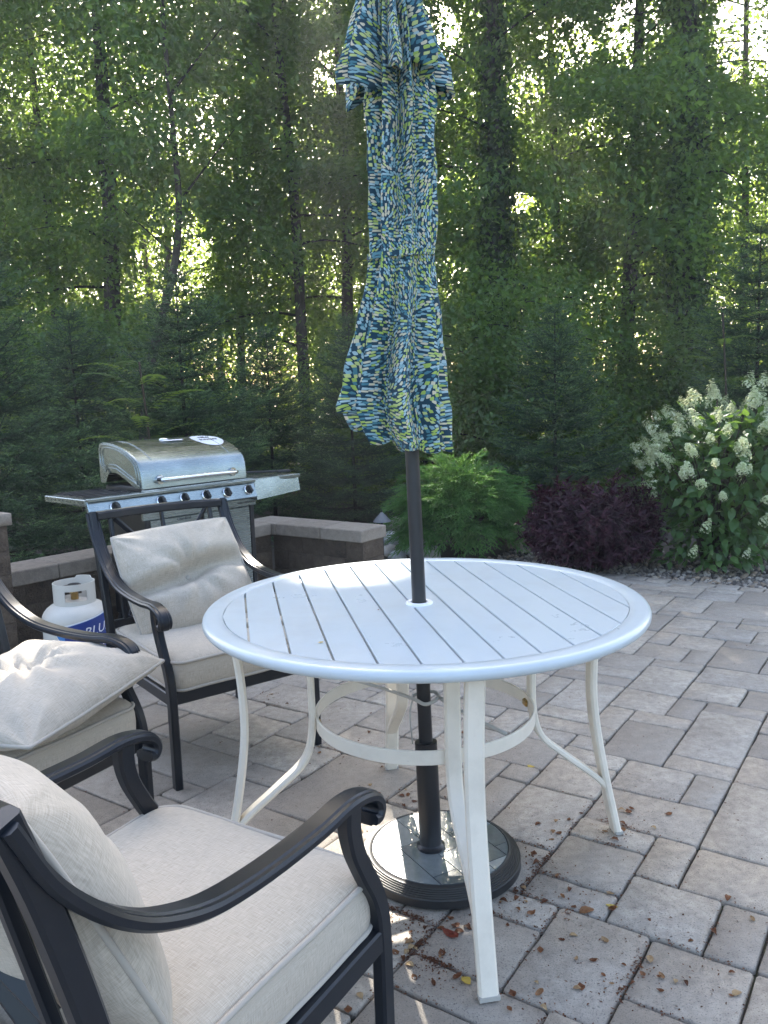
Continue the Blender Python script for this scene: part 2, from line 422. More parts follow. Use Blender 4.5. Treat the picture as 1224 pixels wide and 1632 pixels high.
    def mesh(s, name, mat, smooth=False, angle=None):
        me = bpy.data.meshes.new(name); me.from_pydata(s.v, [], s.f)
        if mat: me.materials.append(mat)
        if smooth or angle:
            me.polygons.foreach_set('use_smooth', [True] * len(me.polygons))
            if angle: me.set_sharp_from_angle(angle=math.radians(angle))
        me.update(); return me

    def build(s, name, mat, parent=None, smooth=False, angle=None, loc=None, rot=None):
        return link_mesh(name, s.mesh(name, mat, smooth, angle), parent, loc, rot)


def np_mesh(name, V, F, mat, tint=None, smooth=False, nper=3):
    """V (n,3), F (m,nper) as numpy arrays; tint one value per face"""
    me = bpy.data.meshes.new(name)
    V = np.asarray(V, np.float32); F = np.asarray(F, np.int32)
    me.vertices.add(len(V)); me.vertices.foreach_set('co', V.ravel())
    me.loops.add(F.size); me.loops.foreach_set('vertex_index', F.ravel())
    me.polygons.add(len(F)); me.polygons.foreach_set('loop_start', np.arange(0, F.size, nper, dtype=np.int32))
    try: me.polygons.foreach_set('loop_total', np.full(len(F), nper, np.int32))
    except Exception: pass
    if smooth: me.polygons.foreach_set('use_smooth', np.ones(len(F), bool))
    if tint is not None:
        a = me.attributes.new('tint', 'FLOAT', 'FACE'); a.data.foreach_set('value', np.asarray(tint, np.float32))
    me.materials.append(mat); me.update(calc_edges=True); me.validate(); return me


def grid_uv(me, uvs):
    l = me.uv_layers.new(name='UVMap')
    idx = np.zeros(len(me.loops), np.int32); me.loops.foreach_get('vertex_index', idx)
    l.data.foreach_set('uv', np.asarray(uvs, np.float32)[idx].ravel())


def copy_tree(o, parent=None):
    c = o.copy(); col.objects.link(c)
    if parent is not None: c.parent = parent; c.matrix_parent_inverse = o.matrix_parent_inverse.copy()
    for ch in list(o.children): copy_tree(ch, c)
    return c


def bez(pts, n):
    """Catmull-Rom through the points"""
    P = [Vector(p) for p in pts]; P = [P[0] * 2 - P[1]] + P + [P[-1] * 2 - P[-2]]; out = []
    for i in range(1, len(P) - 2):
        for k in range(n):
            t = k / n; a, b, c, d = P[i - 1], P[i], P[i + 1], P[i + 2]
            out.append(0.5 * ((2 * b) + (c - a) * t + (2 * a - 5 * b + 4 * c - d) * t * t + (3 * b - a - 3 * c + d) * t ** 3))
    out.append(P[-2]); return out


def rect(w, h, b=0.0):
    w, h = w / 2, h / 2
    if b <= 0: return [(-w, -h), (w, -h), (w, h), (-w, h)]
    return [(-w + b, -h), (w - b, -h), (w, -h + b), (w, h - b), (w - b, h), (-w + b, h), (-w, h - b), (-w, -h + b)]


# ================================================================== GROUND AND PAVING
PA = 0.9736; UC, US = math.cos(PA), math.sin(PA); MOD, U00, V00 = 0.1175, 1.3907, 0.2833


def uvw(u, v, z=0.0):
    """paving grid coordinates (modules) to world"""
    a = U00 + MOD * u; b = V00 + MOD * v
    return Vector((a * UC - b * US, a * US + b * UC, z))


def to_uv(x, y):
    return ((x * UC + y * US - U00) / MOD, (-x * US + y * UC - V00) / MOD)


PAVE_U1 = 35.65     # far edge of the field, the border course lies beyond it
gm = MB(); gm.add([(-140, -60, -0.075), (140, -60, -0.075), (140, 260, -0.075), (-140, 260, -0.075)], [(0, 1, 2, 3)])
tag(gm.build('ground', M['woodland']), kind='structure')
bm_ = MB(); n = 40
bed = [uvw(u, v, -0.055) for u, v in ((36.4, -34), (36.4, 24), (24.5, 24), (24.5, 33.5), (-30, 33.5), (-30, 62), (62, 62), (62, -34))]
bm_.add(bed, [tuple(range(len(bed)))])
tag(bm_.build('planting_bed', M['soil']), kind='structure')
base = MB(); q = [uvw(u, v, -0.016) for u, v in ((-40, -34), (37.1, -34), (37.1, 24.4), (-40, 33.4))]
base.add([q[0], q[1], q[2], uvw(24.8, 24.4, -0.016), uvw(24.8, 33.4, -0.016), q[3]], [tuple(range(6))])
patio = tag(base.build('patio', M['joint']), kind='structure')

RECTS = [[34,8,35,12],[33,10,34,12],[33,8,34,10],[35,6,36,8],[33,6,35,8],[33,3,36,6],[31,9,33,12],[29,9,31,11],[30,7,33,9],[30,3,33,7],[29,8,30,9],[26,8,29,10],[27,6,29,8],[26,6,27,8],[28,5,29,6],[28,2,29,5],[26,4,28,6],[26,2,28,4],[24,7,26,8],[24,5,26,7],[22,6,24,8],[22,5,24,6],[25,2,26,5],[22,3,25,5],[22,1,24,3],[22,8,26,10],[20,7,22,9],[21,5,22,7],[18,5,21,7],[20,1,22,5],[18,3,20,5],[18,0,20,3],[18,7,19,10],[15,7,18,9],[16,9,18,10],[14,7,15,9],[13,6,14,9],[16,5,18,7],[16,4,18,5],[14,6,16,7],[15,4,16,6],[17,2,18,4],[13,2,17,4],[12,2,13,4],[12,4,15,6],[16,0,18,2],[14,0,16,2],[12,-1,14,2],[10,3,12,5],[10,2,12,3],[11,5,12,7],[9,5,11,7],[6,5,9,7],[8,2,10,5],[7,3,8,5],[5,3,7,5],[4,3,5,5],[8,-1,12,2],[6,-1,8,2],[6,2,8,3],[4,1,6,3],[4,0,6,1],[1,2,4,4],[2,0,4,2],[3,4,4,7],[1,4,3,6],[0,3,1,6],[0,6,2,8],[-1,6,0,7],[9,7,10,8],[10,7,12,9],[8,14,12,16],[10,12,12,14],[8,12,10,14],[4,10,8,13],[10,20,12,23],[10,19,12,20],[10,16,12,19],[8,18,10,21],[9,16,10,18],[7,16,9,18],[6,16,7,18],[6,18,8,20],[4,15,6,19],[6,13,8,16],[5,13,6,15],[3,15,4,16],[2,12,5,15]]
occ = {}
pavers = []


def take(r):
    cells = [(a, b) for a in range(r[0], r[2]) for b in range(r[1], r[3])]
    if any(c in occ for c in cells): return False
    for c in cells: occ[c] = 1
    pavers.append(tuple(r)); return True


for r in RECTS: take(r)
prnd = random.Random(5)
kinds = [(2, 3), (3, 2), (2, 2), (2, 2), (1, 2), (2, 1), (3, 3), (3, 2), (2, 3), (1, 3), (3, 1)]
for u in range(35, -30, -1):
    vmax = 24 if u > 23 else 33
    for v in range(vmax - 1, -32, -1):
        if (u, v) in occ: continue
        opts = kinds[:]; prnd.shuffle(opts)
        for (du, dv) in opts + [(1, 2), (2, 1), (1, 1)]:
            r = (u - du + 1, v - dv + 1, u + 1, v + 1)
            if r[3] > vmax or r[0] < -30: continue
            if take(r): break
# the soldier course along the planting bed
border = []
k = -31.0
while k < 23.5:
    w = 1.30 + prnd.uniform(-.05, .05); border.append((35.72, k, 36.98, k + w)); k += w


def paver_shape(r, z, g=0.024, edge=True):
    """rounded irregular stone: 12 or so points round the top, a worn arris, then the sides"""
    u0, v0, u1, v1 = r[0] + g, r[1] + g, r[2] - g, r[3] - g
    c = 0.065
    pts = []
    for (a, b, da, db) in ((u0, v0, 1, 1), (u1, v0, -1, 1), (u1, v1, -1, -1), (u0, v1, 1, -1)):
        j = c * prnd.uniform(.5, 1.3); j2 = c * prnd.uniform(.5, 1.3)
        pa_ = (a, b + db * j); pb_ = (a + da * j2, b)
        pts += [pa_, pb_] if (da * db > 0) else [pb_, pa_]
    out = []
    for i in range(8):
        a, b = pts[i], pts[(i + 1) % 8]
        out.append(a)
        L = math.hypot(b[0] - a[0], b[1] - a[1])
        if L > .6:
            nn = 1 if L < 1.8 else 2
            for q in range(nn):
                t = (q + 1) / (nn + 1) + prnd.uniform(-.1, .1); dx, dy = b[1] - a[1], -(b[0] - a[0]); o = prnd.uniform(-.022, .012)
                out.append((a[0] + (b[0] - a[0]) * t + dx / L * o, a[1] + (b[1] - a[1]) * t + dy / L * o))
    n = len(out); cx, cy = (u0 + u1) / 2, (v0 + v1) / 2
    tx, ty = prnd.gauss(0, .0011), prnd.gauss(0, .0011)
    V = []
    for (ins, dz) in ((0.055, 0.0), (0.016, -0.003), (0.0, -0.011), (0.0, -0.05)):
        for (a, b) in out:
            L = math.hypot(a - cx, b - cy); s_ = 1 - ins / max(L, .2)
            V.append(uvw(cx + (a - cx) * s_, cy + (b - cy) * s_, z + dz + tx * (a - cx) + ty * (b - cy)))
    F = [tuple(range(n))]
    for q in range(3):
        for i in range(n): j = (i + 1) % n; F.append((q * n + i, (q + 1) * n + i, (q + 1) * n + j, q * n + j))
    return V, F


def in_view(r, m=40):
    for a in (r[0], (r[0] + r[2]) / 2, r[2]):
        for b in (r[1], (r[1] + r[3]) / 2, r[3]):
            x, y = pix(uvw(a, b))
            if -m < x < 1224 + m and -m < y < 1632 + m: return True
    return False


rest = MB(); npav = 0
cand = [(r, 'paver') for r in pavers] + [(r, 'border_paver') for r in border]
cand = [(not in_view(r, 10), (uvw((r[0] + r[2]) / 2, (r[1] + r[3]) / 2) - CAM).length, i, r, nm) for i, (r, nm) in enumerate(cand)]
for out_, d, i, r, nm in sorted(cand):
    V, F = paver_shape(r, prnd.uniform(-.002, .002), g=0.022 if nm == 'paver' else 0.035)
    if not out_ and npav < 292:
        c = uvw((r[0] + r[2]) / 2, (r[1] + r[3]) / 2)
        mb = MB().add([p - c for p in V], F)
        o = mb.build(nm, M['paver'], patio, angle=50, loc=c); npav += 1
    else: rest.add(V, F)
tag(rest.build('paving', M['paver'], patio, angle=50), kind='stuff')

# ------------------------------------------------------------------ seat wall, in two legs with a corner
WZ, CAPT = 0.452, 0.085
WA, WC, WE = Vector((-2.067, 4.364, 0)), Vector((-0.820, 5.884, 0)), Vector((-0.160, 5.400, 0))
wd1 = (WC - WA).normalized(); wn1 = Vector((-wd1.y, wd1.x, 0)); wd2 = (WE - WC).normalized(); wn2 = Vector((-wd2.y, wd2.x, 0))
WA2 = WA - wd1 * 2.6
wall = empty('seat_wall', WA2)
tag(wall, 'low brown split-face block seat wall with smooth tan capstones behind the grill', 'wall')
wrnd = random.Random(3)


def rough_block(L, H, D, name, mat, P, ang, parent, rough=0.008, nx=6, nz=4, ch=0.006):
    """split-face block: its front (-y) is a broken grid, the other faces are plain"""
    V = []; F = []
    for k in range(nz + 1):
        for i in range(nx + 1):
            x = -L / 2 + L * i / nx; z = -H / 2 + H * k / nz
            e = (i in (0, nx)) or (k in (0, nz))
            y = -D / 2 + (ch if e else wrnd.uniform(-rough, rough * .6))
            V.append((x, y, z))
    for k in range(nz):
        for i in range(nx): a = k * (nx + 1) + i; F.append((a, a + 1, a + nx + 2, a + nx + 1))
    b0 = len(V); V += [(-L / 2, D / 2, -H / 2), (L / 2, D / 2, -H / 2), (L / 2, D / 2, H / 2), (-L / 2, D / 2, H / 2)]
    bl = 0; br = nx; tr_ = nz * (nx + 1) + nx; tl = nz * (nx + 1)
    F += [(b0 + 1, b0, b0 + 3, b0 + 2), tuple(range(bl, br + 1))[::-1] + (b0, b0 + 1), tuple(range(tl, tr_ + 1)) + (b0 + 2, b0 + 3),
          tuple(k * (nx + 1) for k in range(nz, -1, -1))[::-1] + (b0 + 3, b0), tuple(k * (nx + 1) + nx for k in range(nz + 1))[::-1] + (b0 + 1, b0 + 2)]
    o = MB().add(V, F).build(name, mat, parent, angle=60)
    o.location = Vector(P) - (parent.location if parent else Vector()); o.rotation_euler = (0, 0, ang); return o


def wall_run(A, B, nrm, x0=0.0, x1=0.0):
    d = (B - A); L = d.length; d.normalize(); ang = math.atan2(d.y, d.x)
    H = (WZ - CAPT) / 3
    core = MB().box((0, 0, 0), (L - 0.02, 0.20, WZ - CAPT - 0.004)).build('mortar_core', M['joint'], wall)
    core.location = A + d * (L / 2) + nrm * 0.145 + Vector((0, 0, (WZ - CAPT) / 2)) - wall.location; core.rotation_euler = (0, 0, ang)
    for row in range(3):
        x = 0.0
        if row % 2: x -= 0.14
        while x < L - 0.01:
            w = wrnd.choice((0.2, 0.24, 0.28, 0.30)); a = max(x, 0.0); b = min(x + w, L)
            if L - b < .07: b = L
            if b - a > 0.05:
                P = A + d * ((a + b) / 2) + nrm * 0.085 + Vector((0, 0, H * (row + .5)))
                rough_block(b - a - 0.005, H - 0.004, 0.115, 'block', M['block'], P - nrm * wrnd.uniform(0.02, 0.032), ang, wall)
            x = b if b > x + w - .001 else x + w
    x = x0
    while x < L + x1 - 0.01:
        w = wrnd.choice((0.32, 0.42, 0.55)); b = min(x + w, L + x1)
        if L + x1 - b < .15: b = L + x1
        P = A + d * ((x + b) / 2) + nrm * 0.125 + Vector((0, 0, WZ - CAPT / 2))
        o = MB().box((0, 0, 0), (b - x - 0.004, 0.29 + wrnd.uniform(-.004, .004), CAPT), ch=0.006).build('capstone', M['cap'], wall)
        o.location = P - wall.location; o.rotation_euler = (0, 0, ang); x = b


wall_run(WA2, WC, wn1, 0, -0.021)
wall_run(WC, WE, wn2, -0.27, 0.02)
# block at the free end, seen end-on
H = (WZ - CAPT) / 3
for row in range(3):
    rough_block(0.235, H - 0.004, 0.06, 'block', M['block'], WE + wd2 * (-0.018) + wn2 * 0.125 + Vector((0, 0, H * (row + .5))), math.atan2(wn2.y, wn2.x), wall)

# stone pillar whose edge stands at the left of the picture
pl = empty('stone_pillar', (-2.185, 4.06, 0), math.radians(50))
tag(pl, 'rough stone pillar only just showing at the picture edge beside the seat wall', 'pillar')
for row in range(6):
    for sx in (-1, 1):
        for (ax, ay, an) in ((sx * .10, -.16, 0), (.16, sx * .10, PI / 2), (sx * .10, .16, PI), (-.16, sx * .10, -PI / 2)):
            if sx > 0 or True:
                o = rough_block(.196, .122, .09, 'block', M['block'], (0, 0, 0), an, None)
                o.parent = pl; o.location = (ax, ay, .062 + row * .125)
MB().box((0, 0, .375), (.24, .24, .745)).build('core', M['joint'], pl)
rough_block(.44, .06, .44, 'capstone', M['cap'], (0, 0, 0), 0, None, 0.006).parent = pl
[c for c in pl.children if c.name.startswith('capstone')][0].location = (0, 0, .782)


# ================================================================== TABLE
TC = Vector((0.103, 2.246, 0)); TZ = 0.757
LC = Vector((0.0954, 2.2172, 0))
table = empty('patio_table', (LC.x, LC.y, 0))
tag(table, 'round white slatted metal patio table on cream legs in the middle of the patio', 'table')
toff = TC - LC
# rim: an annulus with a rolled outer edge
RI, RO = 0.556, 0.612
prof = [(RI, TZ - .016), (RI, TZ - .002), (RI + .004, TZ + .001), (RI + .022, TZ + .0015)]
for k in range(9):
    a = PI / 2 - k * PI / 8 * .97; prof.append((RO - .015 + .015 * math.cos(a), TZ - .0135 + .015 * math.sin(a)))
prof += [(RO - .019, TZ - .025), (RO - .024, TZ - .016)]
MB().lathe(prof, 96, toff, close=True).build('rim', M['table_white'], table, smooth=True, angle=40)
SA = math.radians(-79.6); sdir = Vector((math.cos(SA), math.sin(SA), 0)); snor = Vector((-sdir.y, sdir.x, 0))
pitch, off0 = 0.0903, 0.004
edges = sorted([off0 + pitch * (k + .5) for k in range(-6, 6)])
edges = [-RI - .001] + edges + [RI + .001]
for i in range(len(edges) - 1):
    a, b = edges[i] + (.0028 if i else 0), edges[i + 1] - (.0028 if i < len(edges) - 2 else 0)
    ch = lambda x: math.sqrt(max(0, (RI - .0015) ** 2 - x * x))
    N = 7; poly = []
    xs = [a + (b - a) * k / (N - 1) for k in range(N)]
    hole = abs((a + b) / 2 + 0.0) < .05
    top = [(x, ch(x)) for x in xs]; bot = [(x, -ch(x)) for x in xs[::-1]]
    poly = []
    for p_ in top + bot:
        if not poly or (abs(p_[0] - poly[-1][0]) + abs(p_[1] - poly[-1][1])) > 1e-4: poly.append(p_)
    mb = MB()
    V = []
    for dz, ins in ((0, .0015), (-.0015, 0), (-.014, 0)):
        for (x, y) in poly:
            xx = min(max(x, a + ins), b - ins); yy = y - math.copysign(ins, y) if abs(y) > .01 else y
            P = toff + snor * xx + sdir * yy
            V.append((P.x, P.y, TZ - .001 + dz))
    m = len(poly); F = [tuple(range(m - 1, -1, -1))]
    for q in range(2):
        for k in range(m): w = (k + 1) % m; F.append((q * m + k, q * m + w, (q + 1) * m + w, (q + 1) * m + k))
    F.append(tuple(range(2 * m, 3 * m)))
    mb.add(V, F).build('slat', M['table_white'], table)
# two flat bars carry the slats, and the steel rim under the top
for s in (-1, 1):
    c = toff + sdir * (s * .27) + Vector((0, 0, TZ - .023))
    MB().box(c, (0.96, .03, .012), Matrix.Rotation(SA + PI / 2, 3, 'Z')).build('support_bar', M['leg_white'], table)
hole_c = at(668, 957, 2.217)
MB().lathe([(.024, TZ - .02), (.024, TZ + .004), (.036, TZ + .004), (.038, TZ + .0015), (.038, TZ - .006)], 28, (hole_c.x - LC.x, hole_c.y - LC.y, 0)).build('umbrella_collar', M['print_white'], table, smooth=True, angle=40)
LEG_A = -1.3995
barp = rect(.046, .022, .006)
for k in range(4):
    a = LEG_A + k * PI / 2; d = Vector((math.cos(a), math.sin(a), 0)); t_ = Vector((-d.y, d.x, 0))
    P = bez([(.525, .735), (.508, .60), (.503, .47), (.512, .36), (.540, .20), (.583, 0.002)], 5)
    lg = MB().sweep([d * p.x + Vector((0, 0, p.y)) for p in P], barp, frame=t_).build('leg', M['leg_white'], table, angle=35)
    MB().box(d * .5835 + Vector((0, 0, .006)), (.0475, .0235, .010), Matrix.Rotation(a + PI / 2, 3, 'Z')).build('foot_cap', M['cord'], lg)
    P = bez([(.318, .735), (.318, .55), (.320, .42), (.345, .335), (.42, .265), (.50, .20), (.552, .150)], 5)
    MB().sweep([d * p.x + Vector((0, 0, p.y)) for p in P], rect(.040, .018, .005), frame=t_).build('brace', M['leg_white'], table, angle=35)
    rv = MB()
    for z in (.43, .415): rv.lathe([(0, .004), (.005, .003), (.006, 0)], 8)
    c = d * .300 + Vector((0, 0, .437))
    MB().box(c, (.026, .012, .02), Matrix.Rotation(a + PI / 2, 3, 'Z'), ch=.003).build('bolt', M['brass'], table)
    MB().sweep([d * .535 + Vector((0, 0, .738)), d * .30 + Vector((0, 0, .738))], rect(.046, .016, .003), frame=t_).build('top_bar', M['leg_white'], table, angle=35)
ring = [Vector((.306 * math.cos(2 * PI * i / 72), .306 * math.sin(2 * PI * i / 72), .442)) for i in range(72)]
MB().sweep(ring, rect(.007, .038, .002), closed=True).build('ring', M['leg_white'], table, smooth=True, angle=35)
# cord tied round the pole across the ring
cz = .462
Pp = Vector((.098, 2.19, 0)) - LC
d1 = Vector((math.cos(LEG_A + 3.72), math.sin(LEG_A + 3.72), 0)) * .303; d2 = Vector((math.cos(LEG_A + .55), math.sin(LEG_A + .55), 0)) * .30
cpts = bez([d1 + Vector((0, 0, cz)), (d1 + Pp) / 2 + Vector((0, .01, cz + .006)), Pp + Vector((-.036, .0, cz + .028)), Pp + Vector((0, -.036, cz + .024)), Pp + Vector((.036, 0, cz + .03)), Pp + Vector((.02, .036, cz + .034)), Pp + Vector((-.034, .02, cz + .03))], 6)
cord = empty('tie_cord', LC + Vector((0, 0, 0)))
tag(cord, 'thin grey cord tied across the table ring and looped around the dark pole', 'cord')
MB().tube([p for p in cpts], .0052, 8).build('loop', M['cord'], cord, smooth=True)
MB().tube(bez([Pp + Vector((.036, 0, cz + .03)), (Pp + d2) / 2 + Vector((0, 0, cz + .02)), d2 + Vector((0, 0, cz))], 6), .0052, 8).build('tail', M['cord'], cord, smooth=True)
MB().tube(bez([Pp + Vector((-.036, 0, cz + .028)), Pp + Vector((-.045, -.01, cz - .02)), Pp + Vector((-.040, -.012, cz - .10))], 6), .0024, 6).build('loose_end', M['cord'], cord, smooth=True)

# ================================================================== UMBRELLA, its base
BC = Vector((.127, 2.180, 0)); BR = .228
ub = empty('parasol_stand', BC)
tag(ub, 'round dark umbrella base topped with glossy grey slate tiles, under the white table', 'umbrella stand')
prof = [(.0, .004), (BR - .006, .004), (BR, .008), (BR, .030)]
r0, z0 = BR - .001, .031
for k in range(6):
    prof += [(r0 - k * .0042, z0 + k * .0036), (r0 - k * .0042 - .001, z0 + k * .0036 + .0032), (r0 - k * .0042 - .0034, z0 + k * .0036 + .0034)]
prof += [(.198, .054), (.195, .0555), (.193, .052), (.0, .051)]
MB().lathe(prof, 80).build('ribbed_rim', M['black_plastic'], ub, smooth=True, angle=25)
# tiles: strips along the paving-like direction cut across at intervals, clipped to the circle
brnd = random.Random(9)


def clip(poly, n_, c_):
    out = []
    for i in range(len(poly)):
        a, b = Vector(poly[i]), Vector(poly[(i + 1) % len(poly)])
        da, db = a.dot(n_) - c_, b.dot(n_) - c_
        if da <= 0: out.append(a)
        if da * db < 0: out.append(a + (b - a) * (da / (da - db)))
    return out


circ = [Vector((.192 * math.cos(2 * PI * i / 64), .192 * math.sin(2 * PI * i / 64))) for i in range(64)]
ta = math.radians(120); e1 = Vector((math.cos(ta), math.sin(ta))); e2 = Vector((-e1.y, e1.x))
strips = [-.2, -.125, -.055, .03, .105, .2]
for i in range(5):
    a0, a1 = strips[i], strips[i + 1]
    cuts = sorted([-.2] + [x + brnd.uniform(-.03, .03) for x in ((-.09, .02, .11), (-.12, .04), (-.05, .09), (-.1, .05), (0.02,))[i]] + [.2])
    for k in range(len(cuts) - 1):
        poly = clip(clip(clip(clip(circ, e2, a1 - .0015), -e2, -(a0 + .0015)), e1, cuts[k + 1] - .0015), -e1, -(cuts[k] + .0015))
        if len(poly) < 3: continue
        MB().prism([(p.x, p.y) for p in poly], .0485, .0555 + brnd.uniform(-.0003, .0003)).build('slate_tile', M['slate'], ub)
PB, PH = Vector((.101, 2.172, 0.058)), Vector((hole_c.x, hole_c.y, TZ))
pd = (PH - PB); pd.normalize()
MB().lathe([(.0, .055), (.040, .055), (.040, .063), (.033, .067), (.031, .07), (.0, .07)], 28, (PB.x - BC.x, PB.y - BC.y, 0)).build('collar', M['black_metal'], ub, smooth=True, angle=40)
sl = PB - BC
MB().tube([sl + Vector((0, 0, .004)), sl + pd * .305], .0315, 24).build('pole_sleeve', M['black_metal'], ub, smooth=True, angle=40)

umb = empty('umbrella', PB)
tag(umb, 'closed patio umbrella in teal cloth printed with lime and cream dashes', 'umbrella')
LP = 2.75
MB().tube([pd * .02, pd * (LP * .5)], .0195, 24).build('lower_pole', M['black_metal'], umb, smooth=True, angle=40)
MB().tube([pd * (LP * .5 - .1), pd * LP], .0175, 20).build('upper_pole', M['black_metal'], umb, smooth=True, angle=40)
MB().tube([pd * (LP), pd * (LP + .02), pd * (LP + .05), pd * (LP + .07)], [.012, .022, .018, .004], 16).build('finial', M['black_metal'], umb, smooth=True)


def cloth(name, rows, seed, hem, fold, nphi=160, nt=70, twist=0.3, offx=0.0, rib=8, sharp=1.0):
    """closed canopy: rows of (z, radius, fold depth, x offset); hem(phi) gives the bottom z"""
    rr = random.Random(seed); ph0 = rr.uniform(0, 6); V = []; UV = []
    zs = [r[0] for r in rows]
    phases = [rr.uniform(-.3, .3) for _ in range(rib)]
    for k in range(nt + 1):
        t = k / nt
        for i in range(nphi + 1):
            ph = 2 * PI * i / nphi
            zt, zb = zs[0], hem(ph)
            z = zt + (zb - zt) * t
            R = np.interp(-z, [-x for x in zs], [r[1] for r in rows]); A = np.interp(-z, [-x for x in zs], [r[2] for r in rows]); ox = np.interp(-z, [-x for x in zs], [r[3] for r in rows])
            tw = twist * (zt - z)
            a = (ph + tw) * rib / (2 * PI) + ph0
            j = int(math.floor(a)) % rib; fr = a - math.floor(a)
            f = 1 - abs(2 * fr - 1) ** 1.6            # 0 at the rib, 1 between the ribs
            s2 = math.sin(ph * 3 + z * 2.1 + seed) * .5 + math.sin(ph * 5 - z * 3.7 + 1.3 * seed) * .5
            fine_ = noise.noise(Vector((math.cos(ph) * 2.2, math.sin(ph) * 2.2, z * 2.4 + seed))) 
            fine2 = noise.noise(Vector((math.cos(ph) * 7, math.sin(ph) * 7, z * 2.0 + seed * 3)))
            r = R * (1 - 1.7 * A * f * (1 + phases[j]) + .13 * s2 * A * 2 + .20 * fine_ * (0.4 + A) + .16 * fine2 * (0.3 + A))
            V.append(Vector((ox + r * math.cos(ph), r * math.sin(ph), z)))
            UV.append((ph * .15 + seed * .37, z * 1.0))
    F = []
    for k in range(nt):
        for i in range(nphi): a = k * (nphi + 1) + i; F.append((a, a + nphi + 1, a + nphi + 2, a + 1))
    base_ = Vector((PB.x, PB.y, 0)); W = []
    for p in V:
        ax = PB + pd * ((p.z - PB.z) / pd.z)
        W.append(Vector((ax.x + p.x, ax.y + p.y, p.z)) - PB)
    mb = MB().add(W, F); me = mb.mesh(name, M['umbrella'], smooth=True); grid_uv(me, UV)
    o = link_mesh(name, me, umb); md = o.modifiers.new('thick', 'SOLIDIFY'); md.thickness = .0016; md.offset = 0; return o


def hem_main(ph):
    # higher on the left (ph about pi), lowest in front of the pole on the left half
    c = math.cos(ph)
    z = 1.188 + .100 * max(0, -c) ** 2.2 - .010 * math.sin(8 * ph + 1.2) - .012 * math.sin(5 * ph + .4)
    return z


MAINR = [(2.42, .060, .30, -.0), (2.25, .092, .34, .008), (2.09, .104, .36, .010), (2.0, .100, .34, .007), (1.84, .099, .32, .002), (1.75, .097, .26, -.002), (1.707, .091, .14, -.004), (1.66, .097, .22, -.009), (1.557, .114, .28, -.020), (1.431, .138, .32, -.037), (1.304, .158, .32, -.052), (1.25, .148, .30, -.042), (1.15, .118, .26, -.012)]
cloth('canopy', MAINR, 4, hem_main, .3)


def hem_vent(ph):
    return 2.155 - .028 * math.sin(8 * ph + .6) - .02 * math.cos(3 * ph)


VENTR = [(2.75, .014, .2, -.0), (2.60, .05, .3, 0), (2.45, .072, .34, -.004), (2.36, .092, .34, -.006), (2.27, .125, .36, -.006), (2.19, .158, .38, -.004), (2.10, .165, .38, -.002)]
cloth('vent', VENTR, 2, hem_vent, .3, nt=40)
# the tie band round the cloth
band = MB()
pts = []
for i in range(72):
    ph = 2 * PI * i / 72; ax = PB + pd * ((1.705 - PB.z) / pd.z) - PB
    r = .0900 + .006 * noise.noise(Vector((math.cos(ph) * 2, math.sin(ph) * 2, 3)))
    pts.append(Vector((ax.x - .004 + r * math.cos(ph), ax.y + r * math.sin(ph), 1.705 - PB.z + .010 * math.sin(ph + .5))))
me = band.sweep(pts, rect(.003, .016, .0008), closed=True).mesh('tie_strap', M['umbrella'], smooth=True, angle=40)
grid_uv(me, [(p[0] + p[1], p[2]) for p in band.v]); link_mesh('tie_strap', me, umb)


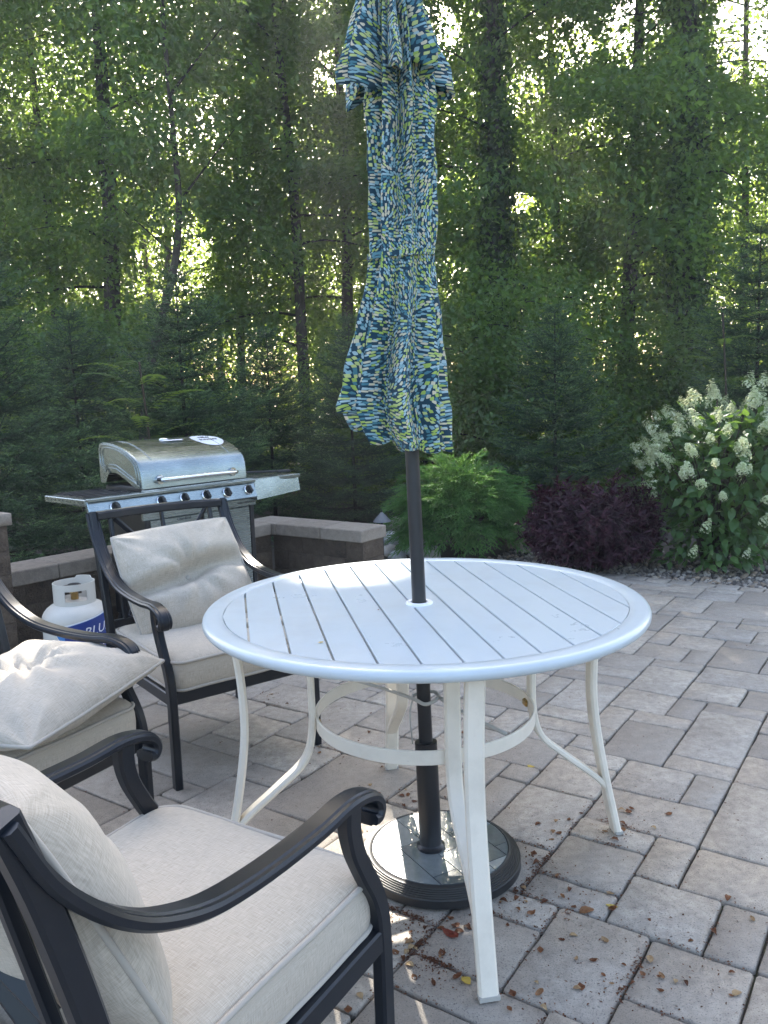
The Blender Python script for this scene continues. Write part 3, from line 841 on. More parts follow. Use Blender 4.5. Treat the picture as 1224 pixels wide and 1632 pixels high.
# ================================================================== CHAIRS
def chair_frame(loc, rz):
    root = empty('patio_chair', loc, rz)
    fm = M['frame']
    armp = [(-.025, -.006), (-.019, -.011), (.019, -.011), (.025, -.006), (.025, .003), (.021, .008), (.014, .008), (.011, .011), (-.011, .011), (-.014, .008), (-.021, .008), (-.025, .003)]
    for s in (-1, 1):
        X = s * .285
        P = bez([(-.398, .900), (-.357, .818), (-.310, .758), (-.255, .708), (-.195, .672), (-.112, .643), (.0, .630), (.13, .628), (.218, .634), (.272, .627), (.304, .612), (.316, .590), (.307, .573), (.290, .574)], 5)
        sc = [1.0] * len(P)
        MB().sweep([(X, p.x, p.y) for p in P], armp, frame=(1, 0, 0), scale=sc).build('arm', fm, root, angle=32)
        P = bez([(.236, .626), (.234, .585), (.246, .535), (.274, .478), (.308, .415), (.324, .345), (.326, .20), (.324, 0.0)], 5)
        k = [1.0 + .18 * max(0, 1 - i / 12) for i in range(len(P))]
        MB().sweep([(X, p.x, p.y) for p in P], rect(.028, .037, .005), frame=(1, 0, 0), scale=k).build('leg', fm, root, angle=32)
        P = bez([(-.335, 0.0), (-.300, .22), (-.278, .40), (-.308, .58), (-.358, .78), (-.398, .905)], 5)
        MB().sweep([(X, p.x, p.y) for p in P], rect(.028, .038, .005), frame=(1, 0, 0)).build('rear_post', fm, root, angle=32)
        MB().sweep([(X, -.27, .315), (X, .315, .322)], rect(.024, .046, .004)).build('side_rail', fm, root, angle=32)

    def back(x, z):                       # a point in the plane of the back
        return Vector((x, np.interp(z, [.40, .58, .78, .93], [-.278, -.308, -.358, -.402]), z))
    MB().sweep([back(-.27, .890), back(-.13, .895), back(0, .897), back(.13, .895), back(.27, .890)], rect(.044, .034, .006), upv=(0, 0, 1)).build('top_rail', fm, root, angle=32)
    MB().sweep([back(-.27, .46), back(.27, .46)], rect(.026, .034, .005)).build('lower_rail', fm, root, angle=32)
    MB().sweep([(-.27, .312, .322), (.27, .312, .322)], rect(.024, .05, .004)).build('front_rail', fm, root, angle=32)
    MB().sweep([(-.27, -.285, .322), (.27, -.285, .322)], rect(.024, .044, .004)).build('rear_rail', fm, root, angle=32)
    flat = rect(.012, .026, .003)

    def bar(pts, nm='lattice_bar', pr=flat):
        P = [back(x, z) for x, z in pts]
        MB().sweep(P, pr, upv=(0, .6, 1) if abs(pts[0][0] - pts[-1][0]) > .02 else (1, 0, 0)).build(nm, fm, root, angle=32)
    for s in (-1, 1):
        bar([(s * .218, .475), (s * .218, .875)], 'back_stile', rect(.020, .018, .004))
        bar([(s * .20, .875), (s * .06, .715)]); bar([(s * .20, .485), (s * .06, .665)])
        bar([(s * .205, .80), (s * .05, .69)]); bar([(s * .205, .58), (s * .05, .69)])
    bar([(0, .88), (0, .735)], 'lattice_bar', rect(.026, .012, .003)); bar([(0, .475), (0, .645)], 'lattice_bar', rect(.026, .012, .003))
    c = [back(.062 * math.cos(2 * PI * i / 16), .69 + .062 * math.sin(2 * PI * i / 16)) for i in range(16)]
    MB().sweep(c, rect(.014, .014, .003), upv=(0, 1, .3), closed=True).build('lattice_ring', fm, root, angle=40)
    sup = MB()
    for y in (-.14, 0, .14): sup.sweep([(-.275, y, .332), (.275, y, .332)], rect(.03, .008))
    sup.build('seat_support', fm, root)
    return root


def outline(w, d, r, n=8, pinch=0.0):
    pts = []
    for (cx, cy, a0) in ((w / 2 - r, d / 2 - r, 0), (-w / 2 + r, d / 2 - r, PI / 2), (-w / 2 + r, -d / 2 + r, PI), (w / 2 - r, -d / 2 + r, 3 * PI / 2)):
        for k in range(n + 1): a = a0 + k * PI / 2 / n; pts.append((cx + r * math.cos(a), cy + r * math.sin(a)))
    out = []
    for i in range(len(pts)):
        a, b = pts[i], pts[(i + 1) % len(pts)]; L = math.hypot(b[0] - a[0], b[1] - a[1]); m = max(1, int(L / .03))
        for k in range(m): out.append((a[0] + (b[0] - a[0]) * k / m, a[1] + (b[1] - a[1]) * k / m))
    return out


def seat_cushion(root, seed, h=.115, w=.555, d=.60, label=''):
    o = outline(w, d, .055); n = len(o); V = []; UV = []; sd = Vector((seed * 3.1, 1, 2))
    rings = [(.35, 0.0), (.75, -.002), (.97, .001), (1.0, .010), (1.012, .030), (1.017, h * .5), (1.012, h - .03), (1.0, h - .010), (.965, h + .001), (.86, h + .011), (.70, h + .017), (.5, h + .021), (.25, h + .023)]
    for (s_, z) in rings:
        for (x, y) in o:
            p = Vector((x * s_, y * s_, z)); wv = noise.noise(p * 7 + sd) * .004 + noise.noise(p * 19 + sd) * .0016
            if z > h - .02: p.z += wv * 1.2
            elif .02 < z < h - .02: p.x *= 1 + wv * 1.2; p.y *= 1 + wv * 1.2
            V.append(p); UV.append((p.x, p.y) if z > h - .015 or z < .005 else (math.atan2(y, x) * .3, z))
    F = []
    for q in range(len(rings) - 1):
        for i in range(n): j = (i + 1) % n; F.append((q * n + i, q * n + j, (q + 1) * n + j, (q + 1) * n + i))
    F.append(tuple(range(n - 1, -1, -1))); k = (len(rings) - 1) * n; F.append(tuple(range(k, k + n)))
    R = root.matrix_basis
    e = empty('seat_cushion', R @ Vector((0, .035, .340)), root.rotation_euler[2]); tag(e, label, 'cushion')
    me = MB().add(V, F).mesh('cover', M['linen'], smooth=True); grid_uv(me, UV); link_mesh('cover', me, e)
    for z in (.010, h - .008):
        MB().tube([(x * 1.006, y * 1.006, z + .0012 * math.sin(i * .7)) for i, (x, y) in enumerate(o)], .0055, 6, closed=True).build('piping', M['piping'], e, smooth=True)
    return e


def pillow(loc, Rm, seed, w=.56, d=.50, h=.19, dimple=.5, crease=0.0, bend=0.0, label='', wr=1.0):
    N = 56; V = []; UV = []; sd = Vector((seed * 5.3, seed * 2.0, 0))

    def pt(u, v, side):
        pin = .045
        x = w / 2 * u * (1 - pin * (1 - v * v) * abs(u) ** 3); y = d / 2 * v * (1 - pin * (1 - u * u) * abs(v) ** 3)
        x *= 1 - .075 * u * u * v * v; y *= 1 - .075 * u * u * v * v
        t = (max(0, 1 - abs(u) ** 2.6) ** .52) * (max(0, 1 - abs(v) ** 2.6) ** .52)
        r = math.hypot(x, y); th = math.atan2(y, x)
        z = h / 2 * t
        ed = min(1, t * 1.6)
        wrk = noise.noise(Vector((x * 9, y * 9, side)) + sd) * .013 + noise.noise(Vector((x * 3.6 + 5, y * 3.6, side)) + sd) * .022 + noise.noise(Vector((x * 24, y * 24, side * 2)) + sd) * .003
        # folds: pull lines running out of the tuft and in from the corners
        ray = math.exp(-((r - .09) / .08) ** 2) * (.5 + .5 * math.sin(9 * th + seed + 2 * noise.noise(Vector((x * 4, y * 4, seed))))) * .024
        cr = 0
        for (cu, cv) in ((1, 1), (1, -1), (-1, 1), (-1, -1)):
            dd = math.hypot(u - cu, v - cv); an = math.atan2(v - cv, u - cu)
            cr += math.exp(-(dd / .5) ** 2) * math.sin(an * 11 + seed * 1.7 + cu) * .010
        for ex, ey in ((u, v), (v, u)):                       # gathers along the seams
            cr += math.exp(-((1 - abs(ex)) / .22) ** 2) * math.sin(ey * 17 + seed + 3 * noise.noise(Vector((ey * 3, side, seed)))) * .0045
        z = z + ed * wr * (wrk + ray * (1 if dimple else .4) + cr) - dimple * h * .42 * math.exp(-(r / .075) ** 2) * ed
        z -= crease * h * .60 * (1 - .5 * min(1, abs(x) / .26)) * math.exp(-((y - .02 * math.sin(x * 11) - .05 * x) / .030) ** 2) * ed
        z = max(z, .002 * ed) * (1.0 if side > 0 else .62)
        return Vector((x, y, z * side + bend * (x * x * .6 - y * y)))
    for side in (1, -1):
        for j in range(N + 1):
            for i in range(N + 1):
                u = math.sin((i / N - .5) * PI * .94) / math.sin(PI * .47); v = math.sin((j / N - .5) * PI * .94) / math.sin(PI * .47)
                p = pt(u, v, side); V.append(p); UV.append((p.x, p.y))
    F = []; K = (N + 1) ** 2
    for j in range(N):
        for i in range(N):
            a = j * (N + 1) + i; F.append((a, a + 1, a + N + 2, a + N + 1)); F.append((K + a + N + 1, K + a + N + 2, K + a + 1, K + a))
    e = bpy.data.objects.new('back_pillow', None); col.objects.link(e); e.empty_display_size = .1
    e.matrix_world = Matrix.Translation(loc) @ Rm.to_4x4(); tag(e, label, 'pillow')
    me = MB().add(V, F).mesh('cover', M['linen'], smooth=True); grid_uv(me, UV); link_mesh('cover', me, e)
    edge = []
    for k in range(200):
        q = k / 50; s_ = int(q); f = (q - s_) * 2 - 1
        u, v = ((f, -1), (1, f), (-f, 1), (-1, -f))[s_]
        u *= .997; v *= .997
        edge.append(pt(u, v, 1) * .5 + pt(u, v, -1) * .5)
    MB().tube(edge, .0055, 6, closed=True).build('piping', M['piping'], e, smooth=True)
    if dimple:
        for side in (1, -1):
            c = pt(0, 0, side); MB().lathe([(0, .004), (.008, .003), (.011, 0), (.008, -.003), (0, -.004)], 12, c).build('button', M['piping'], e, smooth=True)
    return e


def lean(root, x, y, z, tilt, yaw=0.0, roll=0.0):
    """pillow standing on the seat, its face forward: local x = width, y = up the back, z = forward"""
    R = root.matrix_basis
    B = Matrix.Rotation(yaw, 3, 'Z') @ Matrix.Rotation(tilt, 3, 'X') @ Matrix(((-1, 0, 0), (0, 0, 1), (0, 1, 0))) @ Matrix.Rotation(roll, 3, 'Z')
    return R @ Vector((x, y, z)), R.to_3x3() @ B


CH_A = chair_frame((-.714, 3.125, 0), math.radians(-53.5 - 90))
tag(CH_A, 'dark metal lattice-back armchair standing in front of the grill', 'chair', 'dark metal patio armchairs')
CH_C = chair_frame((-.445, 1.287, 0), math.radians(58.5 - 90))
tag(CH_C, 'dark metal armchair seen from behind its arm, nearest the camera', 'chair', 'dark metal patio armchairs')
CH_B = chair_frame((-1.173, 2.26, 0), math.radians(-30 - 90))
tag(CH_B, 'dark metal armchair cut off by the picture edge, a pillow flat on its seat', 'chair', 'dark metal patio armchairs')
bpy.context.view_layer.update()
seat_cushion(CH_A, 1, label='beige linen seat cushion on the chair in front of the grill')
seat_cushion(CH_C, 2, label='wide sunlit beige linen seat cushion on the armchair nearest the camera')
seat_cushion(CH_B, 3, label='beige linen seat cushion mostly hidden under the flat pillow')
loc, Rm = lean(CH_A, .0, -.150, .630, math.radians(31), 0, math.radians(3))
pillow(loc, Rm, 1.3, .54, .49, .21, .55, 1.0, 0, 'rumpled beige back pillow with a tufted crease, propped in the chair before the grill')
loc, Rm = lean(CH_C, .0, -.262, .672, math.radians(25), 0, 0)
pillow(loc, Rm, 2.2, .545, .50, .255, .30, 0, 0, 'plump beige back pillow seen edge-on behind the dark arm nearest the camera', .45)
Rb = CH_B.matrix_basis
Bm = Rb.to_3x3() @ Matrix.Rotation(math.radians(10), 3, 'Z') @ Matrix.Rotation(math.radians(2), 3, 'X') @ Matrix.Rotation(math.radians(4), 3, 'Y')
pillow(Rb @ Vector((-.045, .155, .530)), Bm, 3.6, .60, .55, .19, .55, 0, 0, 'beige tufted pillow lying flat on top of the seat cushion of the cut-off chair')


# ================================================================== GRILL
def text_mesh(body, size, depth=.0006, spacing=1.0):
    c = bpy.data.curves.new('lettering', 'FONT'); c.body = body; c.size = size; c.extrude = depth; c.align_x = 'CENTER'; c.align_y = 'CENTER'; c.space_character = spacing; c.resolution_u = 2
    o = bpy.data.objects.new('tmp', c); col.objects.link(o)
    dg = bpy.context.evaluated_depsgraph_get(); me = bpy.data.meshes.new_from_object(o.evaluated_get(dg)); bpy.data.objects.remove(o); return me


GA = .833
grill = empty('gas_grill', (-1.087, 4.79, 0), GA)
tag(grill, 'stainless steel gas grill with closed lid and black knobs against the seat wall', 'grill')
st, bk = M['steel'], M['black_metal']
ZS, LW, GD = .850, .735, .456
XL, XR = -.735, .80                    # shelf ends
# lid profile (y back, z)
front = [(0.0, .015), (.004, .060), (.012, .110), (.026, .150)]
curve = [(.040, .166), (.075, .190), (.13, .218), (.20, .245), (.28, .264), (.36, .272), (.41, .272), (.44, .262), (.455, .235)]
backp = [(.457, .15), (.456, .035)]
sidep = front + curve + backp
lid = MB()
def band_(mb, prof, x0, x1, xs=None):
    n = len(prof); vs = [(x, y, ZS + z) for x in (x0, x1) for y, z in prof]; mb.add(vs, [(i, n + i, n + i + 1, i + 1) for i in range(n - 1)])
band_(lid, sidep, -LW / 2 + .012, LW / 2 - .012)
for s in (-1, 1):     # rounded roll into the end panels
    n = len(sidep); pr = [(-0.0, 1.0), (.006, .994), (.0105, .984), (.012, .970)]
    cy, cz = .23, .11; vs = []
    for (dx, k) in pr: vs += [(s * (LW / 2 - .012 + dx), cy + (y - cy) * k, ZS + cz + (z - cz) * k) for y, z in sidep]
    for q in range(3): lid.add(vs[q * n:(q + 2) * n], [(i, n + i, n + i + 1, i + 1) for i in range(n - 1)])
    inner = [(cy + (y - cy) * .970, cz + (z - cz) * .970) for y, z in sidep]
    notch = [(.395, .035), (.36, .085), (.335, .098), (.27, .098), (.235, .088), (.075, .018)]
    lid.add([(s * LW / 2, y, ZS + z) for y, z in inner + notch], [tuple(range(len(inner) + len(notch)))])
lidpart = lid.build('lid', st, grill, smooth=True, angle=38)
for s in (-1, 1):     # pressed ribs on the end panels
    for k, inset in ((0, .90), (1, .78)):
        P = [(.225 + (y - .225) * (inset if y < .3 else inset + .0), .135 + (z - .135) * inset) for y, z in front + curve + backp[:1]]
        P = P + [(.40 * inset + .02, .10), (.375, .115 + .02 * k), (.335, .125 + .02 * k), (.26, .122 + .02 * k), (.075 + .03 * k, .05 + .03 * k)]
        MB().tube([(s * (LW / 2 + .0005), y, ZS + z) for y, z in P], .0035, 6, closed=True).build('pressed_rib', st, lidpart, smooth=True)
def on_lid(x, t):      # point and normal on the curved top, t 0..1 along 'curve'
    i = min(int(t * (len(curve) - 1)), len(curve) - 2); f = t * (len(curve) - 1) - i
    a, b = Vector((0, *curve[i])), Vector((0, *curve[i + 1])); p = a.lerp(b, f); T = (b - a).normalized(); nr = Vector((0, -T.z, T.y))
    return Vector((x, p.y, ZS + p.z)), T, nr
for x in (-LW / 2 + .095, LW / 2 - .095):
    MB().tube([on_lid(x, t)[0] + on_lid(x, t)[2] * .0005 for t in np.linspace(.02, .75, 9)], .003, 6).build('pressed_rib', st, lidpart, smooth=True)
# handle
hz = ZS + .062
hb = MB().tube(bez([(-.262, -.028, hz - .002), (-.235, -.058, hz), (-.15, -.068, hz + .002), (0, -.070, hz + .003), (.15, -.068, hz + .002), (.235, -.058, hz), (.262, -.028, hz - .002)], 6), .0125, 14).build('handle', M['chrome'], grill, smooth=True)
for s in (-1, 1):
    MB().tube([(s * .255, .01, hz - .002), (s * .255, -.030, hz - .002)], .0115, 12).build('post', bk, hb, smooth=True, angle=40)
    MB().tube([(s * .255, .008, hz - .002), (s * .255, -.008, hz - .002)], .026, 20).build('rosette', M['chrome'], hb, smooth=True, angle=40)
# maker's badge, sticker and lettering
P, T, nr = on_lid(-.015, .50)
Rl = Matrix((Vector((1, 0, 0)), T, nr)).transposed()
bd = MB().lathe([(0, .014), (.020, .013), (.030, .008), (.032, 0)], 24).build('thermometer', M['chrome'], lidpart, smooth=True, angle=50)
bd.matrix_basis = Matrix.Translation(P + T * .02 + nr * .001) @ Rl.to_4x4()
pl_ = MB().box((0, 0, 0), (.130, .026, .008), ch=.004).build('badge', M['chrome'], lidpart); pl_.matrix_basis = Matrix.Translation(P - T * .028 + Vector((.03, 0, 0)) + nr * .003) @ Rl.to_4x4()
me = text_mesh('Char-Broil', .022); me.materials.append(M['print_black']); lt = link_mesh('lettering', me, lidpart); lt.matrix_basis = Matrix.Translation(P - T * .028 + Vector((.03, 0, 0)) + nr * .0078) @ Rl.to_4x4()
P, T, nr = on_lid(LW / 2 - .115, .44); Rl = Matrix((Vector((1, 0, 0)), T, nr)).transposed()
skv = []; sk = MB(); N = 32
cent = []
for ring_ in (0, .5, 1):
    for i in range(N):
        a = 2 * PI * i / N; dx = .098 * ring_ * math.cos(a); ds = .085 * ring_ * math.sin(a)
        q, T2, n2 = on_lid(LW / 2 - .115 + dx, .44 + ds / .46); cent.append(q + n2 * .0022)
sk.add(cent, [(r_ * N + i, r_ * N + (i + 1) % N, (r_ + 1) * N + (i + 1) % N, (r_ + 1) * N + i) for r_ in range(2) for i in range(N)])
sk.build('sticker', M['print_white'], lidpart, smooth=True)
for body, ds in (('NEW', .022), ('BURNERS', -.012)):
    me = text_mesh(body, .036 if ds > 0 else .031); me.materials.append(M['print_black']); lt = link_mesh('lettering', me, lidpart)
    q, T2, n2 = on_lid(LW / 2 - .115, .44 + ds / .46); lt.matrix_basis = Matrix.Translation(q + n2 * .0042) @ Matrix((Vector((1, 0, 0)), T2, n2)).transposed().to_4x4()
# firebox, top ledge, shelves
MB().box((0, .235, ZS - .06), (LW - .03, .40, .17), ch=.01).build('firebox', bk, grill)
MB().box((0, -.020, ZS + .0), (LW + .02, .05, .022), ch=.004).build('ledge', st, grill)
xs0 = -LW / 2 - .012
shelf = MB().box(((XL + xs0) / 2, .185, ZS - .018), (xs0 - XL, .45, .036), ch=.004).build('side_shelf', st, grill)
dots = MB()
for i in range(10): dots.tube([(XL - .0004, -.02 + i * .043, ZS - .016), (XL - .0012, -.02 + i * .043, ZS - .016)], .004, 8)
dots.build('vent_hole', bk, shelf)
for i, y in enumerate((.07, .14, .21, .28, .35)):
    MB().sweep([((XL + xs0) / 2 - .13, y, ZS + .006), ((XL + xs0) / 2 + .13, y, ZS + .006)], rect(.016, .010, .002)).build('grate_bar', bk, shelf)
MB().box(((XL + xs0) / 2, .21, ZS + .001), (.28, .34, .006)).build('burner_tray', bk, shelf)
x1 = LW / 2 + .012
shelf2 = MB().box(((XR + x1) / 2, .20, ZS - .012), (XR - x1, .42, .024), ch=.004).build('side_shelf', st, grill)
MB().add([(x1, -.045, ZS - .002), (XR, .02, ZS - .002), (XR, .0, ZS - .11), (x1, -.070, ZS - .125), (x1, -.03, ZS - .002), (XR, .035, ZS - .002), (XR, .03, ZS - .11), (x1, -.03, ZS - .125)],
         [(0, 1, 2, 3)[::-1], (4, 5, 6, 7), (0, 1, 5, 4), (3, 2, 6, 7)[::-1], (1, 2, 6, 5), (0, 3, 7, 4)]).build('front_lip', st, shelf2)
# control panel, angled
ptop, pbot = (-.045, ZS - .012), (-.082, ZS - .108)
pa_ = math.atan2(ptop[0] - pbot[0], ptop[1] - pbot[1])
cpn = MB().box((0, 0, 0), (x1 - XL - .01, .03, .103), Matrix.Rotation(-pa_, 3, 'X'), ch=.004).build('control_panel', st, grill, loc=((x1 + XL) / 2, (ptop[0] + pbot[0]) / 2 + .012, (ptop[1] + pbot[1]) / 2))
MB().box(((x1 + XL) / 2, -.055, ZS - .004), (x1 - XL - .01, .03, .018), ch=.003).build('panel_trim', st, grill)
fx = cpn.location
pn = Vector((0, -math.cos(pa_), math.sin(pa_))); pu = Vector((0, math.sin(pa_), math.cos(pa_)))
for x in (XL + .155, -LW / 2 + .07, -.145, .005, .155, .315):
    K = Matrix.Translation(Vector((x, fx.y, fx.z)) + pn * .0165 - Vector((fx.x, fx.y, fx.z)) * 0) @ Matrix((Vector((1, 0, 0)), pu, pn)).transposed().to_4x4()
    kb = MB().lathe([(.0, .0), (.024, .0), (.024, .010), (.021, .014), (.0, .014)], 24).build('knob', M['black_plastic'], grill, smooth=True, angle=40)
    kb.matrix_basis = K
    g = MB().box((0, 0, .024), (.017, .046, .026), Matrix.Rotation(.3, 3, 'Z'), ch=.005).build('grip', M['black_plastic'], kb)
    MB().lathe([(.024, .0), (.031, .0), (.031, .005), (.026, .008), (.024, .006)], 28, close=True).build('bezel', M['chrome'], kb, smooth=True, angle=40)
# cabinet
CB0, CB1 = .10, ZS - .115
MB().box((0, .20, (CB0 + CB1) / 2), (LW - .02, .42, CB1 - CB0), ch=.004).build('cabinet', bk, grill)
for s in (-1, 1):
    dr = MB().box((s * (LW / 4 - .004), -.018, (CB0 + CB1) / 2 - .02), (LW / 2 - .03, .018, CB1 - CB0 - .05), ch=.004).build('door', st, grill)
    MB().tube([(s * .03, -.055, .36), (s * .03, -.055, .62)], .008, 10).build('handle', M['chrome'], dr, smooth=True)
    for y in (.02, .40):
        for z0 in (0,):
            wh = MB().tube([(s * (LW / 2 - .05) - .018, y, .045), (s * (LW / 2 - .05) + .018, y, .045)], .042, 20).build('wheel', M['black_plastic'], grill, smooth=True, angle=40)
            MB().box((s * (LW / 2 - .05), y, .078), (.05, .03, .05)).build('fork', bk, wh)
    MB().box((s * (LW / 2 + .002), -.01, .47), (.03, .03, .74), ch=.003).build('upright', bk, grill)
MB().box((0, -.022, ZS - .135), (LW + .06, .02, .045), ch=.002).build('fascia', st, grill)
for body, x, z, sz in (('PERFORMANCE', LW / 2 - .045, ZS - .135, .019), ('Char-Broil', -.13, CB1 - .06, .022)):
    me = text_mesh(body, sz); me.materials.append(M['print_black']); lt = link_mesh('lettering', me, grill)
    lt.matrix_basis = Matrix.Translation((x, -.033 if z > CB1 - .03 else -.0282, z)) @ Matrix(((1, 0, 0), (0, 0, -1), (0, 1, 0))).to_4x4()
# a grill brush lies on the right shelf
gm_ = grill.matrix_basis
gbr = empty('grill_brush', gm_ @ Vector((.62, .14, ZS + .001)), GA)
tag(gbr, 'dark long-handled brush lying on the shelf beside the grill lid', 'brush')
MB().sweep(bez([(-.20, .20, .030), (-.05, .10, .018), (.10, .0, .016)], 4), rect(.022, .014, .004)).build('handle', M['black_plastic'], gbr, angle=40)
MB().box((.14, -.027, .014), (.09, .05, .018), Matrix.Rotation(-.58, 3, 'Z'), ch=.004).build('head', M['black_plastic'], gbr)

# ================================================================== PROPANE TANK
TR = .155
tk = empty('propane_tank', (-1.497, 3.835, 0), math.radians(-62))
tag(tk, 'white propane tank with a blue and white label beside the seat wall', 'propane tank')
prof = [(0, .035), (.10, .040), (.135, .062), (.152, .10), (TR, .125), (TR, .335)]
for k in range(1, 9): a = k * PI / 2 / 8; prof.append((TR * math.cos(a) ** .85 if k < 8 else 0.0, .335 + .085 * math.sin(a)))
body = MB().lathe(prof, 56).build('body', M['tank_white'], tk, smooth=True)
MB().lathe([(.105, .0), (.110, .0), (.110, .055), (.105, .055)], 40, close=True).build('foot_ring', M['tank_white'], tk, smooth=True, angle=40)
MB().lathe([(TR, .226), (TR + .002, .229), (TR, .232)], 56).build('weld_seam', M['tank_white'], body, smooth=True)
# collar: a curved guard open at the back, with two hand slots
cl = MB(); N = 64; zb, zt = .385, .505
def inslot(a, z):
    return any(abs((a - c + PI) % (2 * PI) - PI) < .52 and .424 < z < .474 for c in (-.02, PI))
zl = [zb, .405, .424, .44, .457, .474, .489, zt]
for r_, flip in ((.092, 0), (.096, 1)):
    k0 = len(cl.v)
    vs = [(r_ * math.cos(2 * PI * i / N), r_ * math.sin(2 * PI * i / N), z + (.012 if z == zt and 20 < i < 30 else 0)) for z in zl for i in range(N)]
    fs = []
    for q in range(len(zl) - 1):
        for i in range(N):
            a = 2 * PI * (i + .5) / N
            if inslot(a, (zl[q] + zl[q + 1]) / 2) or (1.2 < a < 1.9 and False): continue
            f = (q * N + i, q * N + (i + 1) % N, (q + 1) * N + (i + 1) % N, (q + 1) * N + i); fs.append(f if flip else f[::-1])
    cl.add(vs, fs)
m7 = len(zl) - 1; NN = len(zl) * N
cl.f += [(m7 * N + i, m7 * N + (i + 1) % N, NN + m7 * N + (i + 1) % N, NN + m7 * N + i) for i in range(N)]
cl.build('collar', M['tank_white'], tk, smooth=True, angle=40)
vv = MB().tube([(0, 0, .41), (0, 0, .475)], .018, 14).build('valve', M['brass'], tk, smooth=True, angle=40)
MB().tube([(-.06, -.01, .452), (.06, -.01, .452)], .012, 10).build('outlet', M['brass'], vv, smooth=True, angle=40)
MB().tube([(0, 0, .475), (0, 0, .493)], .028, 12).build('handwheel', M['black_plastic'], vv, smooth=True, angle=30)


def wrap(name, fz0, fz1, a0, a1, rr, mat, parent, n=40):
    mb = MB(); vs = []
    for i in range(n + 1):
        a = a0 + (a1 - a0) * i / n
        for k in range(5):
            z = fz0(a) + (fz1(a) - fz0(a)) * k / 4; vs.append((rr * math.cos(a), rr * math.sin(a), z))
    mb.add(vs, [(i * 5 + k, (i + 1) * 5 + k, (i + 1) * 5 + k + 1, i * 5 + k + 1) for i in range(n) for k in range(4)])
    return mb.build(name, mat, parent, smooth=True)


a0, a1 = -.80, 1.55
topz = lambda a: .312 + .075 * (a - a0) / (a1 - a0) + .0 * a
botz = lambda a: max(.132 + .0, .312 - .170 * max(0, (a - a0) / 1.1) ** .55) if a < a0 + 1.1 else .112 + .035 * max(0, (a - (a1 - .55)) / .55) ** 2
lab = wrap('label', botz, topz, a0, a1, TR + .0012, M['label_light'], tk)
wrap('panel', lambda a: min(botz(a) + .020, topz(a)), lambda a: topz(a) - .003, a0 + .30, a1, TR + .0022, M['label_blue'], lab)
wrap('border', lambda a: topz(a) - .001, lambda a: topz(a) + .006, a0, a1, TR + .0024, M['print_white'], lab)
wrap('border', lambda a: botz(a) - .007, lambda a: botz(a), a0 + .02, a1, TR + .0024, M['print_white'], lab)
for body_, sz, ac, zc, tilt in (('BLUE', .062, .52, .292, .12), ('RHINO', .062, .42, .225, .12)):
    me = text_mesh(body_, sz, .0004); me.materials.append(M['print_white'])
    for v in me.vertices:
        x, y, z = v.co; x += y * .2; yy = y + x * tilt; a = ac + x / TR; r_ = TR + .0034 + z; v.co = (r_ * math.cos(a), r_ * math.sin(a), zc + yy)
    link_mesh('lettering', me, lab)

# ================================================================== PATH LIGHT
for (px, py, Y, lab_) in ((611, 893, 6.62, 'dark cone-topped path light on a thin stake beyond the end of the seat wall'),):
    g0 = at(px, py, Y); e = empty('path_light', (g0.x, g0.y, -.05)); tag(e, lab_, 'path light')
    hh = .365
    MB().tube([(0, 0, 0), (0, 0, hh)], .009, 10).build('stake', M['black_metal'], e, smooth=True, angle=40)
    MB().lathe([(0, hh + .085), (.008, hh + .083), (.072, hh + .012), (.075, hh + .006), (.070, hh + .006), (0, hh + .06)], 28).build('shade', M['pewter'], e, smooth=True, angle=35)
    MB().lathe([(0, hh + .10), (.006, hh + .097), (.008, hh + .088), (.005, hh + .08)], 10).build('finial', M['black_metal'], e, smooth=True)


# ================================================================== PLANTS
def unit(a):
    return a / np.maximum(np.linalg.norm(a, axis=-1, keepdims=True), 1e-9)


def rand_dir(n, rng):
    return unit(rng.normal(size=(n, 3)))


def leaf_mesh(name, C, A, Nn, L, W, mat, tint, fold=0.25):
    """folded two-triangle leaves: centre, axis, normal, length, width"""
    n = len(C); A = unit(A); B = unit(np.cross(Nn, A)); Nn = np.cross(A, B)
    L = np.broadcast_to(L, n)[:, None]; W = np.broadcast_to(W, n)[:, None]
    V = np.stack([C - A * L / 2, C + B * W / 2 + Nn * W * fold - A * L * .06, C + A * L / 2 - Nn * W * .15, C - B * W / 2 + Nn * W * fold - A * L * .06], 1).reshape(-1, 3)
    k = np.arange(n)[:, None] * 4
    F = np.concatenate([k + [0, 1, 2], k + [0, 2, 3]], 1).reshape(-1, 3)
    return np_mesh(name, V, F, mat, np.repeat(tint, 2))


